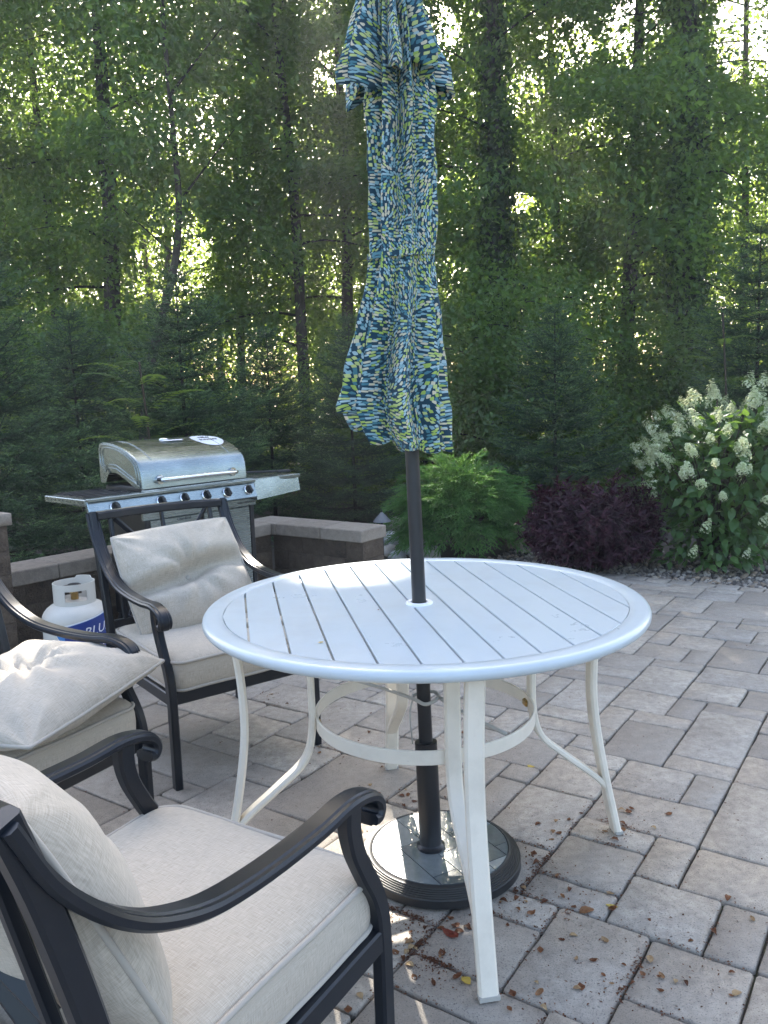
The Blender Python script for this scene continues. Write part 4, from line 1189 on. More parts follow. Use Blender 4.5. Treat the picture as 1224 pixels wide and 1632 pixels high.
def needle_mesh(name, P0, D, L, m, nl, nw, mat, tint, spread=0.8, rng=RNG, axis_w=0.004):
    """twigs given by base, direction and length, each set with m needles"""
    n = len(P0); D = unit(D)
    ref = np.where(np.abs(D[:, 2:3]) < .9, np.array([[0, 0, 1.0]]), np.array([[1.0, 0, 0]]))
    S = unit(np.cross(D, ref)); T = np.cross(S, D)
    Vs = []; ti = []
    for k in range(m):
        t = (k + .6) / m
        ang = k * 2.4 + rng.uniform(0, .6, n)
        pd_ = S * np.cos(ang)[:, None] + T * np.sin(ang)[:, None]
        nd = unit(D * (.75 + .5 * t) + pd_ * spread)
        base_ = P0 + D * (L * t)[:, None]; side = unit(np.cross(nd, D + .01)) * nw
        ll = nl * rng.uniform(.75, 1.15, n) * (1 - .35 * t)
        Vs.append(np.stack([base_ - side, base_ + side, base_ + nd * ll[:, None]], 1)); ti.append(tint + .25 * (t - .4))
    # the twig itself: a thin blade
    Vs.append(np.stack([P0 - S * axis_w, P0 + S * axis_w, P0 + D * L[:, None]], 1)); ti.append(tint * .6)
    V = np.concatenate(Vs, 0); F = np.arange(len(V) * 3).reshape(-1, 3)
    return np_mesh(name, V.reshape(-1, 3), F, mat, np.clip(np.concatenate(ti), 0, 1))


def limb_mb(mb, pts, r0, r1, n=7):
    N = len(pts); mb.tube(pts, [r0 + (r1 - r0) * i / (N - 1) for i in range(N)], n)


def make_spruce(H, R, seed, ntw=1.0):
    rg = np.random.default_rng(seed); st_ = MB(); limb_mb(st_, [(0, 0, -.1), (.01, 0, H * .5), (0, 0, H)], .030, .005)
    P, D, L, T = [], [], [], []
    z = .12
    while z < H - .04:
        f = z / H; rad = R * (1 - f) ** .75 * (1.0 if f > .12 else .85) + .05
        nb = int(rg.integers(8, 11)) if f < .85 else 5
        a0 = rg.uniform(0, 6.28)
        for b in range(nb):
            a = a0 + b * 2 * PI / nb + rg.uniform(-.25, .25); r = rad * rg.uniform(.75, 1.12)
            rise = rg.uniform(-.10, .12) + .55 * f
            s = np.linspace(0, 1, max(5, int(r / .048)))
            pts = np.stack([np.cos(a) * r * s, np.sin(a) * r * s, z + r * (rise * s - .28 * s * (1 - f) + .30 * s ** 2.2)], 1)
            if r > .25: limb_mb(st_, [tuple(p) for p in pts[::2]], .005 * (1 - f) + .003, .002, 4)
            seg = np.diff(pts, axis=0)
            for i in range(len(seg)):
                t = (i + 1) / len(seg)
                if t < .15: continue
                d = unit(seg[i]); side = unit(np.cross(d, [0, 0, 1]))
                P.append(pts[i]); D.append(d); L.append(.11); T.append(.1 + .7 * t ** 3)  # tint paints lit twig tips against shaded inner twigs
                nside = 2 if r > .2 else 1
                sl = min(.32, .10 + .32 * r * (1 - t) ** .7)
                for sg in (-1, 1):
                    q0 = pts[i] + seg[i] * rg.uniform(0, 1)
                    sd_ = unit(d * rg.uniform(.55, .9) + side * sg + np.array([0, 0, rg.uniform(-.28, .12)]))
                    nsub = max(1, int(sl / .075))
                    for q in range(nsub):
                        p = q0 + sd_ * sl * q / nsub
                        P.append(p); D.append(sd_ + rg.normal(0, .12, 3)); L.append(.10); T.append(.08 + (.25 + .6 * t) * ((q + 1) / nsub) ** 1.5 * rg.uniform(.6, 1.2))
                        if q < nsub - 0:
                            for s2 in (-1, 1):
                                if rg.random() < .8 * ntw:
                                    dd = unit(sd_ * .8 + s2 * np.cross(sd_, [0, 0, 1]) * .7 + np.array([0, 0, rg.uniform(-.3, .1)]))
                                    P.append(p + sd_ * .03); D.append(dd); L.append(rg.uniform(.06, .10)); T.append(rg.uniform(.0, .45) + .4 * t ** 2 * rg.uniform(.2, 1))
        z += rg.uniform(.15, .21) * (1.0 if f < .75 else .8)
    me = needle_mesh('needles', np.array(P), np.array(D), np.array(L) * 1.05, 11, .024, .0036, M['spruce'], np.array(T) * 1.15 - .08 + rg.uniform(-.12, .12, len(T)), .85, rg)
    return me, st_.mesh('trunk', M['bark_dark'], smooth=True)


SPR = [make_spruce(2.75, 1.05, 3), make_spruce(2.45, 1.05, 8)]


def gnd(px, py, z=0.0):
    d = r2 * ((px - 612) / FPX) + u2 * ((816 - py) / FPX) + fw
    return CAM + d * ((z - CAM.z) / d.z)


def place(name, parts, loc, rz, sc, label, cat, group=None):
    e = empty(name, loc, rz); e.scale = sc if isinstance(sc, tuple) else (sc,) * 3
    tag(e, label, cat, group)
    for nm, me in parts: link_mesh(nm, me, e)
    return e


def xat(px, Y): return at(px, 634, Y).x


for px, Y, v, sc, rz, lab in (
        (-40, 6.15, 0, 1.0, .4, 'young spruce rising behind the seat wall at the picture edge, its tip above the grill'),
        (292, 7.75, 1, 1.04, 1.7, 'young spruce with a bare leader directly behind the grill lid'),
        (560, 8.6, 0, .80, 2.9, 'dark young spruce standing behind the umbrella pole and wall corner'),
        (885, 8.9, 1, .92, 4.0, 'dark slim spruce with a pale bare leader behind the purple bush'),
        (1205, 8.9, 0, 1.10, .9, 'young spruce above and behind the white flowering hydrangea'),
        (430, 9.0, 1, .86, 3.3, 'shaded spruce beside the spruce behind the grill, nearer the umbrella'),
        (120, 8.6, 1, .95, 5.5, 'dark spruce in the gap left of the grill between two nearer spruces')):
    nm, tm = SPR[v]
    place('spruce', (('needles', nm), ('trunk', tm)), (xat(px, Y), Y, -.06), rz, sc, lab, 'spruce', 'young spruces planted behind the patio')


# ------------------------------------------------------------------ woodland trees
def make_crown(seed, H, z0, R, nbr=58, per=74, leaf=(.095, .054), thin=0.0):
    rg = np.random.default_rng(seed); lb = MB(); C, A, N_, T = [], [], [], []
    for b in range(nbr):
        f = (b + rg.uniform(0, 1)) / nbr; z = z0 + (H - z0) * f
        r = R * (1 - max(0, f - .45) ** 1.6 * 1.4) * rg.uniform(.45, 1.08); a = b * 2.4 + rg.uniform(-.5, .5)
        rise = rg.uniform(.05, .55); K = 6; s = np.linspace(0, 1, K)
        bend = rg.uniform(-.5, .5)
        pts = np.stack([np.cos(a + bend * s) * r * s, np.sin(a + bend * s) * r * s, z + r * (rise * s - .35 * s ** 2)], 1)
        if b % 3 == 0: limb_mb(lb, [tuple(p) for p in pts], .018 * (1 - f) + .008, .003, 5)
        ncl = int(4 + r * 3.6)
        for c in range(ncl):
            t = rg.uniform(.22, 1.05); p = np.array([np.interp(t, s, pts[:, i]) for i in range(3)]) + rg.normal(0, .22, 3) * [1, 1, .6]
            m = int(per * rg.uniform(.5, 1.4)); dr = unit(np.array([np.cos(a), np.sin(a), -.2]) + rg.normal(0, .5, 3))
            q = rg.normal(0, 1, (m, 3)) * [.24, .24, .12]
            q += np.outer(rg.uniform(-.35, .35, m), dr)
            C.append(p + q); A.append(dr + rg.normal(0, .6, (m, 3)) + [0, 0, -.35]); N_.append(np.array([0, 0, 1.0]) + rg.normal(0, .55, (m, 3)))
            T.append(np.full(m, rg.uniform(.15, .75)) + rg.normal(0, .12, m))
    C = np.concatenate(C); n = len(C)
    sz = rg.uniform(.7, 1.25, n)
    return (C, np.concatenate(A), np.concatenate(N_), leaf[0] * sz, leaf[1] * sz, np.clip(np.concatenate(T), 0, 1)), lb


def crown_obj(data, mat, keep=None):
    C, A, N_, L, W, T = data
    if keep is not None: C, A, N_, L, W, T = C[keep], A[keep], N_[keep], L[keep], W[keep], T[keep]
    return leaf_mesh('crown', C, A, N_, L, W, mat, T)


CROWNS = [make_crown(21, 12.5, 1.4, 2.7), make_crown(22, 11.5, 2.2, 2.4), make_crown(23, 13.0, 3.0, 2.9, 60)]
CM = [crown_obj(d, M['leaf']) for d, _ in CROWNS]
LM = [lb.mesh('limbs', M['bark_dark'], smooth=True) for _, lb in CROWNS]


def trunk_mesh(pts, r0, r1, seed, n=12):
    P = bez(pts, 5); mb = MB(); N = len(P); rg = random.Random(seed)
    mb.tube(P, [(r0 + (r1 - r0) * (i / (N - 1)) ** .8) * (1.35 - .35 * min(1, i / 3)) * rg.uniform(.94, 1.06) for i in range(N)], n)
    return mb.mesh('trunk', M['bark'], smooth=True)


def ivy_mesh(pts, r0, r1, seed, n, zmax):
    rg = np.random.default_rng(seed); P = np.array([tuple(p) for p in bez(pts, 8)]); z = rg.uniform(.0, zmax, n) * rg.uniform(.6, 1, n)
    cx = np.interp(z, P[:, 2], P[:, 0]); cy = np.interp(z, P[:, 2], P[:, 1]); a = rg.uniform(0, 2 * PI, n)
    rr = (r0 + (r1 - r0) * z / zmax) + np.abs(rg.normal(.06, .07, n)) * (1.3 - .6 * z / zmax)
    o = np.stack([np.cos(a), np.sin(a), np.zeros(n)], 1); C = np.stack([cx, cy, z], 1) + o * rr[:, None]
    return leaf_mesh('ivy', C, np.array([0, 0, -1.0]) + rg.normal(0, .45, (n, 3)), o + rg.normal(0, .35, (n, 3)), .075 * rg.uniform(.7, 1.3, n), .062 * rg.uniform(.7, 1.3, n), M['ivy'], rg.uniform(.1, .9, n))


# photo pixel of the trunk at eye height, depth, trunk radii, crown variant, crown turn, size, lean of the trunk in pixels over the picture, ivy
TREES = [
    (183, 12.2, .175, 0, .3, 1.0, 14, 0, 'straight grey-barked woodland tree, trunk bare just above the dark spruces near the grill'),
    (100, 14.6, .11, 1, 1.4, 1.0, -8, 0, 'slender dark-trunked tree beside the straight grey-barked one, toward the picture edge'),
    (490, 12.9, .11, 1, 2.6, 1.0, -22, 0, 'straight dark tree close beside the closed umbrella, on the grill side'),
    (556, 14.2, .13, 2, 3.9, 1.0, 4, 0, 'thick dark tree half hidden behind the closed umbrella'),
    (786, 11.6, .20, 0, 4.4, 1.0, 10, 6500, 'ivy-clad tree rising behind the juniper, first trunk beyond the umbrella'),
    (992, 13.2, .16, 2, 5.2, 1.0, 26, 0, 'tall tree with a bare grey upper trunk between the two ivy-clad trees'),
    (1090, 12.0, .21, 1, .8, 1.0, 4, 6500, 'thick ivy-clad tree rising behind the hydrangea'),
    (1300, 13.4, .13, 0, 2.0, 1.0, 0, 0, 'tree just outside the picture edge with bright branches reaching in beyond the hydrangea'),
    (-70, 12.8, .13, 2, 3.0, 1.0, 0, 0, 'tree at the picture edge leaning its leafy branches over the nearest spruce'),
    (655, 16.2, .12, 0, 5.8, 1.05, 0, 0, 'deeper woodland tree seen in the gap just beyond the umbrella canopy'),
    (385, 16.4, .10, 2, 1.1, 1.0, 10, 0, 'thin trunk deeper in the wood between the leaning tree and the umbrella'),
    (890, 16.0, .11, 1, 4.9, 1.05, -6, 0, 'deeper woodland tree above the slim dark spruce'),
    (20, 17.2, .11, 0, 2.3, 1.05, 6, 0, 'deeper woodland tree showing above the spruce at the picture edge'),
    (1180, 16.6, .11, 2, .2, 1.05, 0, 0, 'deeper woodland tree with sunlit leaves above the hydrangea'),
]
# thin places in the leaf cover, where the bright wood or the sky shows: photo pixel, half widths, share of leaves kept
THIN = [(275, 400, 70, 110, .25), (1185, 400, 70, 170, .3), (560, 430, 50, 80, .5), (815, 640, 45, 70, .4), (40, 120, 90, 110, .6), (470, 560, 40, 70, .45), (690, 55, 50, 60, .3), (905, 70, 55, 50, .3), (1190, 60, 60, 90, .22), (820, 322, 40, 18, .03), (530, 115, 36, 50, .32), (300, 190, 90, 50, .6), (720, 480, 40, 80, .5), (1010, 60, 50, 70, .3), (90, 470, 80, 50, .5)]


def view_thin(C, M4, rg):
    W = C @ np.array(M4.to_3x3()).T + np.array(M4.translation); d = W - np.array(CAM); z = d @ np.array(fw)
    x = 612 + FPX * (d @ np.array(r2)) / z; y = 816 - FPX * (d @ np.array(u2)) / z; p = np.ones(len(C))
    for cx, cy, rx, ry, k in THIN: p = np.minimum(p, np.clip(k + (1 - k) * ((((x - cx) / rx) ** 2 + ((y - cy) / ry) ** 2) - .55) / .8, k, 1))
    # leaves drop out in clumps, not singly
    cell = np.floor(W / .34).astype(int); h = np.abs(np.sin(cell @ np.array([12.9898, 78.233, 37.719]))) * 43758.5453 % 1
    return (h * .75 + rg.random(len(C)) * .25) < p


GAPS = []     # (point on the patio, radius): openings among the leaves that let the sun reach it


def sun_gap(C, M4):
    """leaves to keep once the openings towards the sun are left out"""
    W = C @ np.array(M4.to_3x3()).T + np.array(M4.translation)
    keep = np.ones(len(C), bool); S = np.array(SUN_DIR)
    for P, r in GAPS:
        d = W - np.array(P); al = d @ S; dist = np.linalg.norm(d - al[:, None] * S, axis=1); keep &= ~((dist < r) & (al > 0))
    return keep


GAPS += [((-.07, 1.97, 0), .30), ((-1.25, 2.40, .58), .26), ((-1.05, 2.5, .64), .20), ((-.62, 2.62, 0), .14), ((-1.0, 2.1, 0), .15), ((2.35, 6.0, 1.25), .30), ((.6, 6.7, .8), .40)]
for i, (px, Y, rad, v, rz, sc, leanpx, nivy, lab) in enumerate(TREES):
    e = empty('woodland_tree', (xat(px, Y), Y, -.1)); tag(e, lab, 'tree', 'woodland trees behind the patio')
    lx = leanpx / FPX * Y
    tp = [(0, 0, -.1), (lx * .2, 0, 2.0), (lx * .55 + .05, .1, 4.5), (lx * 1.0, .15, 7.0), (lx * 1.5, .2, 10.5), (lx * 1.6, .2, 12.4)]
    link_mesh('trunk', trunk_mesh(tp, rad, .03, i), e)
    M4 = Matrix.Translation(Vector((e.location.x + lx * .6, Y, -.1))) @ Matrix.Rotation(rz, 4, 'Z') @ Matrix.Scale(sc, 4)
    keep = sun_gap(CROWNS[v][0][0], M4) & view_thin(CROWNS[v][0][0], M4, np.random.default_rng(i))
    me = crown_obj(CROWNS[v][0], M['leaf'], keep)
    c = link_mesh('crown', me, e, (lx * .6, 0, 0), (0, 0, rz)); c.scale = (sc,) * 3
    c = link_mesh('limbs', LM[v], e, (lx * .6, 0, 0), (0, 0, rz)); c.scale = (sc,) * 3
    if nivy: link_mesh('ivy', ivy_mesh(tp, rad, .09, i, nivy, 7.5), e)
# the leaning tree in the sunny gap
Y = 10.6
e = empty('leaning_tree', (xat(238, Y), Y, -.1)); tag(e, 'thin dark tree with a crooked leaning trunk in the sunny gap above the grill', 'tree')
k = Y / FPX
tp = [(-.25, 0, -.1), (-.02, 0, 1.6), (.14, 0, 2.25), ((290 - 238) * k, 0, 3.1), ((303 - 238) * k, .05, 3.9), ((300 - 238) * k, .1, 4.9), ((296 - 238) * k, .1, 6.5), ((305 - 238) * k, .1, 8.2)]
link_mesh('trunk', trunk_mesh(tp, .075, .02, 77, 10), e)
br = MB()
for z, dx, dz in ((3.2, -.55, .7), (3.9, .6, .9), (4.6, -.5, .8), (5.2, .55, .8), (6.2, -.4, .7)):
    b0 = ((300 - 238) * k, .08, z); limb_mb(br, bez([b0, (b0[0] + dx * .5, .1, z + dz * .4), (b0[0] + dx * 1.3, .1, z + dz)], 3), .02, .005, 6)
br.build('limbs', M['bark_dark'], e, smooth=True)
d, _ = make_crown(61, 8.3, 3.4, 1.5, 34, 26); C0 = d[0]
c = crown_obj(d, M['leaf']); link_mesh('crown', c, e, ((300 - 238) * k, 0, 0))

# understorey: leafy saplings and bushes at the foot of the wood
USH = []
for sd_ in (31, 32, 33):
    d, lb = make_crown(sd_, 2.7, .15, 1.15, 46, 32, (.075, .042)); USH.append((crown_obj(d, M['leaf']), lb.mesh('stems', M['bark_dark'], smooth=True)))
urnd = random.Random(12)
for i in range(17):
    px = -60 + i * 82 + urnd.uniform(-25, 25); Y = urnd.uniform(9.9, 12.2); v = i % 3
    place('understorey_bush', (('foliage', USH[v][0]), ('stems', USH[v][1])), (xat(px, Y), Y, -.1), urnd.uniform(0, 6.28), urnd.uniform(.6, 1.0), 'loose green bush in the shade among the woodland trunks', 'bush', 'bushes growing among the woodland trunks')
# far wood: too deep to tell tree from tree
rg = np.random.default_rng(5); C = []; A = []; T = []
for i in range(2100):
    y = rg.uniform(19, 33); x = rg.uniform(-19, 19) * y / 24; z = rg.uniform(.2, (12.8 if i % 3 == 0 else 9.0) + rg.normal(0, .8)); m = int(rg.integers(60, 130))
    qx, qy = pix((x, y, z))
    if any(((qx - a_) / b_) ** 2 + ((qy - c_) / d_) ** 2 < 1 and rg.random() < .90 for a_, c_, b_, d_ in ((690, 60, 60, 70), (905, 55, 60, 50), (1190, 50, 70, 110), (820, 322, 40, 16), (520, 120, 45, 60), (300, 200, 110, 60), (150, 60, 70, 70), (1010, 60, 60, 60), (380, 260, 70, 50), (1110, 330, 40, 60), (690, 230, 30, 60))): continue
    C.append(np.array([x, y, z]) + rg.normal(0, 1, (m, 3)) * [.75, .75, .45]); T.append(np.full(m, rg.uniform(.1, .9)) + rg.normal(0, .1, m))
C = np.concatenate(C); n = len(C)
me = leaf_mesh('far_wood', C, rand_dir(n, rg) + [0, 0, -.4], np.array([0, 0, .9]) + rg.normal(0, .6, (n, 3)), rg.uniform(.13, .22, n), rg.uniform(.08, .13, n), M['leaf_far'], np.clip(np.concatenate(T), 0, 1))
tag(link_mesh('far_wood', me), kind='stuff')
for i in range(16):
    Y = urnd.uniform(18, 30); x = urnd.uniform(-15, 15) * Y / 24
    if i < 12:
        e = empty('far_tree_trunk', (x, Y, -.1)); tag(e, 'slender trunk standing deep in the sunlit wood', 'tree trunk', 'trunks deep in the wood')
        link_mesh('trunk', trunk_mesh([(0, 0, -.1), (.1, 0, 3), (.05 + urnd.uniform(-.4, .4), 0, 6), (urnd.uniform(-.6, .6), 0, 10)], urnd.uniform(.08, .15), .04, i, 8), e)

# ------------------------------------------------------------------ pinnate-leaved sapling in front of the straight tree
def frond_mesh(seed, L=.55, n=11):
    rg = np.random.default_rng(seed); s = np.linspace(.18, 1, n); C, A, N_ = [], [], []
    def pt(t): return np.array([0, L * t, .10 * L * math.sin(PI * t * .8) - .22 * L * t * t])
    for t in s:
        for sg in (-1, 1):
            ll = .095 * (1 - .45 * abs(t - .45)); d = unit(np.array([sg, .35, -.25])); C.append(pt(t) + d * ll * .5); A.append(d * ll); N_.append(np.array([0, -.1, 1.0]) + rg.normal(0, .12, 3))
    A = np.array(A); Ls = np.linalg.norm(A, axis=1)
    return leaf_mesh('frond', np.array(C), A, np.array(N_), Ls, Ls * .30, M['sumac'], rg.uniform(.2, .8) + rg.normal(0, .1, len(C)), .12)


FR = [frond_mesh(i) for i in range(4)]
for (px, py, Y, n, hgt, lab) in ((225, 640, 7.1, 17, 1.75, 'sapling with long pinnate fronds beside the spruce behind the grill'), (1150, 560, 8.3, 14, 2.1, 'sapling with pinnate fronds above the hydrangea beside the ivy-clad trunk')):
    e = empty('pinnate_sapling', (xat(px, Y), Y, -.05)); tag(e, lab, 'sapling', None)
    MB().tube(bez([(0, 0, 0), (.05, 0, hgt * .5), (0, .02, hgt)], 5), .010, 6).build('stem', M['stem'], e, smooth=True)
    for i in range(n):
        z = hgt * (.55 + .45 * i / n); a = i * 2.4
        o = link_mesh('frond', FR[i % 4], e, (.02, 0, z), (urnd.uniform(.0, .55), 0, a)); o.scale = (urnd.uniform(.75, 1.15),) * 3

# ------------------------------------------------------------------ juniper
rg = np.random.default_rng(41)
P, D, L, T = [], [], [], []
JR, JH = .59, .84
for i in range(760):
    a = rg.uniform(0, 2 * PI); el = np.arccos(rg.uniform(.0, 1)) ; tip = np.array([np.cos(a) * np.sin(el) * JR * 1.0, np.sin(a) * np.sin(el) * JR, .10 + JH * np.cos(el) ** .8 * .92]) * rg.uniform(.72, 1.1)
    root_ = tip * [.35, .35, .45] + [0, 0, .05]; out = unit(np.array([np.cos(a), np.sin(a), .0])); s = np.linspace(0, 1, 9)
    ctrl = (root_ + tip) / 2 + np.array([0, 0, .16]) + out * .03; end = tip + out * .05 + [0, 0, -.06]
    pts = ((1 - s) ** 2)[:, None] * root_ + (2 * s * (1 - s))[:, None] * ctrl + (s ** 2)[:, None] * end
    for k in range(2, 8):
        d = unit(pts[k + 1] - pts[k]); t = k / 8
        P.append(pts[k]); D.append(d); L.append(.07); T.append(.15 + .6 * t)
        side = unit(np.cross(d, [0, 0, 1.0]) + rg.normal(0, .25, 3))
        for sg in (-1, 1):
            dd = unit(d * 1.0 + side * sg * .75 + [0, 0, rg.uniform(-.15, .2)]); ln = rg.uniform(.06, .10) * (1.2 - .5 * t)
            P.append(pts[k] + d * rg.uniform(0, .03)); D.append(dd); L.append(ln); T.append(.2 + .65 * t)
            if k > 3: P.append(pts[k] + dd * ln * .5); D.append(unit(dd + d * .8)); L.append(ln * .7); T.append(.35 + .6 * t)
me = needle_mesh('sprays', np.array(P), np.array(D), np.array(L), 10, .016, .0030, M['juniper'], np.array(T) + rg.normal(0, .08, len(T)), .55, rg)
jn = MB()
for i in range(9): a = i * .7; jn.tube(bez([(0, 0, 0), (.1 * math.cos(a), .1 * math.sin(a), .2), (.3 * math.cos(a), .3 * math.sin(a), .45)], 4), .010, 6)
g0 = gnd(727, 880, -.05)
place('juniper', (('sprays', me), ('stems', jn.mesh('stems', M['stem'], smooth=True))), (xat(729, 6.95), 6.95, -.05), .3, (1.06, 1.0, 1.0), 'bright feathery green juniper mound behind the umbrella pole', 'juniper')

# ------------------------------------------------------------------ purple-leaved bush
rg = np.random.default_rng(43); C, A, N_, T = [], [], [], []
pst = MB()
for i in range(900):
    a = rg.uniform(0, 2 * PI); el = np.arccos(rg.uniform(-.62, 1)); k = rg.uniform(.78, 1.06)
    lump = 1 + .07 * math.sin(3 * a + 2) + .05 * math.sin(5 * a + el * 4)
    tip = np.array([np.cos(a) * np.sin(el) * .52, np.sin(a) * np.sin(el) * .47, .34 + .33 * np.cos(el)]) * [k * lump, k * lump, k * lump]; d = unit(np.array([np.cos(a) * np.sin(el), np.sin(a) * np.sin(el), np.cos(el) + .5]))
    if i % 4 == 0: pst.tube([tuple(tip * [.25, .25, .1]), tuple(tip * .7 + np.array([0, 0, .02])), tuple(tip)], [.006, .004, .0015], 4)
    m = 15; t = rg.uniform(-.20, .03, m); aa = rg.uniform(0, 6.28, m); ref = unit(np.cross(d, [.3, .2, 1])); r2_ = np.cross(d, ref)
    o = np.cos(aa)[:, None] * ref + np.sin(aa)[:, None] * r2_; ax = unit(d * .65 + o * .8 + [0, 0, -.15])
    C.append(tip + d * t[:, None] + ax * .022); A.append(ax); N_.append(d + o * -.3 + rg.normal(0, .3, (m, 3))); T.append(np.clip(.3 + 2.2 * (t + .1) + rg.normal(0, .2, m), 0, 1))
C = np.concatenate(C); n = len(C)
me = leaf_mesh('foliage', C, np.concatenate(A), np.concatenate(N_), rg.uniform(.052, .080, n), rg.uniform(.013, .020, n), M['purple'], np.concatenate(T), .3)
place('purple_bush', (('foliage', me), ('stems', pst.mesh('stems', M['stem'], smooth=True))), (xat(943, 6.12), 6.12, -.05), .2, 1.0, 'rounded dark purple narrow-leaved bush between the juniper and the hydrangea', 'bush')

# ------------------------------------------------------------------ hydrangea
def oval_leaf(seed):
    rg = random.Random(seed); V = []; F = []; n = 5
    for i in range(n + 1):
        t = i / n; w = .5 * math.sin(PI * min(1, t * 1.02 + .0) ** .8) * .62 if 0 < i < n else 0.0
        z = -.28 * t * t + rg.uniform(-.02, .02)
        V += [(-w, t, z + .16 * w), (0, t, z), (w, t, z + .16 * w + rg.uniform(-.03, .03))]
    for i in range(n): a = i * 3; F += [(a, a + 1, a + 4, a + 3), (a + 1, a + 2, a + 5, a + 4)]
    me = bpy.data.meshes.new('leaf'); me.from_pydata(V, [], F); a = me.attributes.new('tint', 'FLOAT', 'FACE'); tv = rg.uniform(.25, .75); a.data.foreach_set('value', [tv + rg.uniform(-.05, .05) for _ in F])
    me.materials.append(M['hydleaf']); me.polygons.foreach_set('use_smooth', [True] * len(F)); return me


HL = [oval_leaf(i) for i in range(8)]


def panicle(seed):
    rg = np.random.default_rng(seed); n = 120; t = rg.uniform(0, 1, n) ** .8; r = .052 * (1 - t) ** .7 + .006; a = rg.uniform(0, 6.28, n)
    c = np.stack([r * np.cos(a), r * np.sin(a), .01 + .135 * t], 1) * rg.uniform(.75, 1.12, (n, 1)); o = unit(c - [0, 0, .03])
    C, A, N_, T = [], [], [], []
    for k in range(4):
        ref = unit(np.cross(o, [.2, .5, .8])); q = np.cross(o, ref); an = k * PI / 2 + a; d = np.cos(an)[:, None] * ref + np.sin(an)[:, None] * q
        big = rg.random(n) < .45; s = np.where(big, .013, .006); C.append(c + d * s[:, None] * .55); A.append(d + o * .2); N_.append(o); T.append(np.where(big, .75, .15) + rg.normal(0, .12, n) - .25 * t)
    C = np.concatenate(C); s = np.tile(s, 4)
    return leaf_mesh('flower_head', C, np.concatenate(A), np.concatenate(N_), s * 1.15, s * 1.0, M['petal'], np.clip(np.concatenate(T), 0, 1), .1)


PN = [panicle(i) for i in range(6)]
HC = Vector((xat(1140, 6.12), 6.12, -.05))
hyd = empty('hydrangea', HC); tag(hyd, 'tall hydrangea bush covered in creamy white flower heads beside the purple bush', 'hydrangea')
hr = np.random.default_rng(51); hs = MB()
cen = np.array([.22, .08, .70])


def shell(a, el, k):
    lump = 1 + .10 * math.sin(3 * a + 1) + .07 * math.sin(7 * a + 3 * el)
    d = np.array([math.cos(a) * math.sin(el) * .66, math.sin(a) * math.sin(el) * .55, math.cos(el) * .53]); return cen + d * k * lump


lv = []; rest_v = []
def orient(d, roll):
    d = Vector(d).normalized(); q = d.to_track_quat('Y', 'Z'); return (q @ Matrix.Rotation(roll, 3, 'Y').to_quaternion())
cand = []
for i in range(1900):
    a = hr.uniform(0, 2 * PI); el = math.acos(hr.uniform(-1, .95)); k = hr.uniform(.62, 1.03); p = shell(a, el, k)
    if p[2] < .12: continue
    o = unit(p - cen); d = o * hr.uniform(.4, 1) + hr.normal(0, .55, 3) + np.array([0, 0, -.35])
    cand.append((p, d, hr.uniform(.075, .125), hr.uniform(-.7, .7)))
for i in range(420):        # the skirt of low shoots
    a = hr.uniform(PI * .75, 2.2 * PI); p = np.array([math.cos(a) * hr.uniform(.1, .55), math.sin(a) * hr.uniform(.1, .45), hr.uniform(.08, .40)]); cand.append((p, np.array([math.cos(a), math.sin(a), -.3]) + hr.normal(0, .4, 3), hr.uniform(.06, .10), hr.uniform(-.6, .6)))
cand.sort(key=lambda c: (c[0][1] * 1.0 + abs(c[0][0]) * .1))
for i, (p, d, s, ro) in enumerate(cand):
    Q = orient(d, ro)
    if i < 290:
        o = link_mesh('leaf', HL[i % 8], hyd, tuple(p)); o.rotation_mode = 'QUATERNION'; o.rotation_quaternion = Q; o.scale = (s, s, s)
    else:
        dd = Q @ Vector((0, 1, 0)); nn = Q @ Vector((0, 0, 1)); rest_v.append((p + np.array(dd) * s * .5, np.array(dd), np.array(nn), s))
rC = np.array([r[0] for r in rest_v]); rA = np.array([r[1] for r in rest_v]); rN = np.array([r[2] for r in rest_v]); rS = np.array([r[3] for r in rest_v])
tag(link_mesh('inner_foliage', leaf_mesh('inner_foliage', rC, rA, rN, rS, rS * .6, M['hydleaf'], hr.uniform(.2, .8, len(rC)), .15), hyd), kind='stuff')
nf = 0
for i in range(620):
    a = hr.uniform(0, 2 * PI); el = math.acos(hr.uniform(-.25, .98)); p = shell(a, el, hr.uniform(.98, 1.10))
    dens = .95 if (p[2] > .95 or (p[0] < .1 and p[2] > .72)) else .28
    if hr.random() > dens * .36: continue
    o_ = unit(p - cen); d = Vector(o_ + np.array([0, 0, .5]) + hr.normal(0, .25, 3)); s = hr.uniform(.50, .95)
    o = link_mesh('flower_head', PN[i % 6], hyd, tuple(p)); o.rotation_mode = 'QUATERNION'; o.rotation_quaternion = d.to_track_quat('Z', 'Y'); o.scale = (s,) * 3
    nf += 1
    if nf % 3 == 0: hs.tube(bez([(.06 * math.cos(a), .06 * math.sin(a), 0), tuple(p * [.35, .35, .55]), tuple(p)], 4), [.009 - .0006 * q for q in range(9)], 5)
for (x, y, z, s) in ((-.22, -.40, .36, .7), (.16, -.46, .40, .65), (-.30, -.38, .18, .6), (.04, -.48, .18, .5), (.32, -.42, .55, .7)):
    o = link_mesh('flower_head', PN[0], hyd, (x, y, z), (.5, .2, 0)); o.scale = (s,) * 3
hs.tube(bez([(.10, .02, 0), (.11, .0, .4), (.08, .02, .85)], 5), [.028 - .001 * q for q in range(11)], 8)
hs.build('stems', M['stem'], hyd, smooth=True)

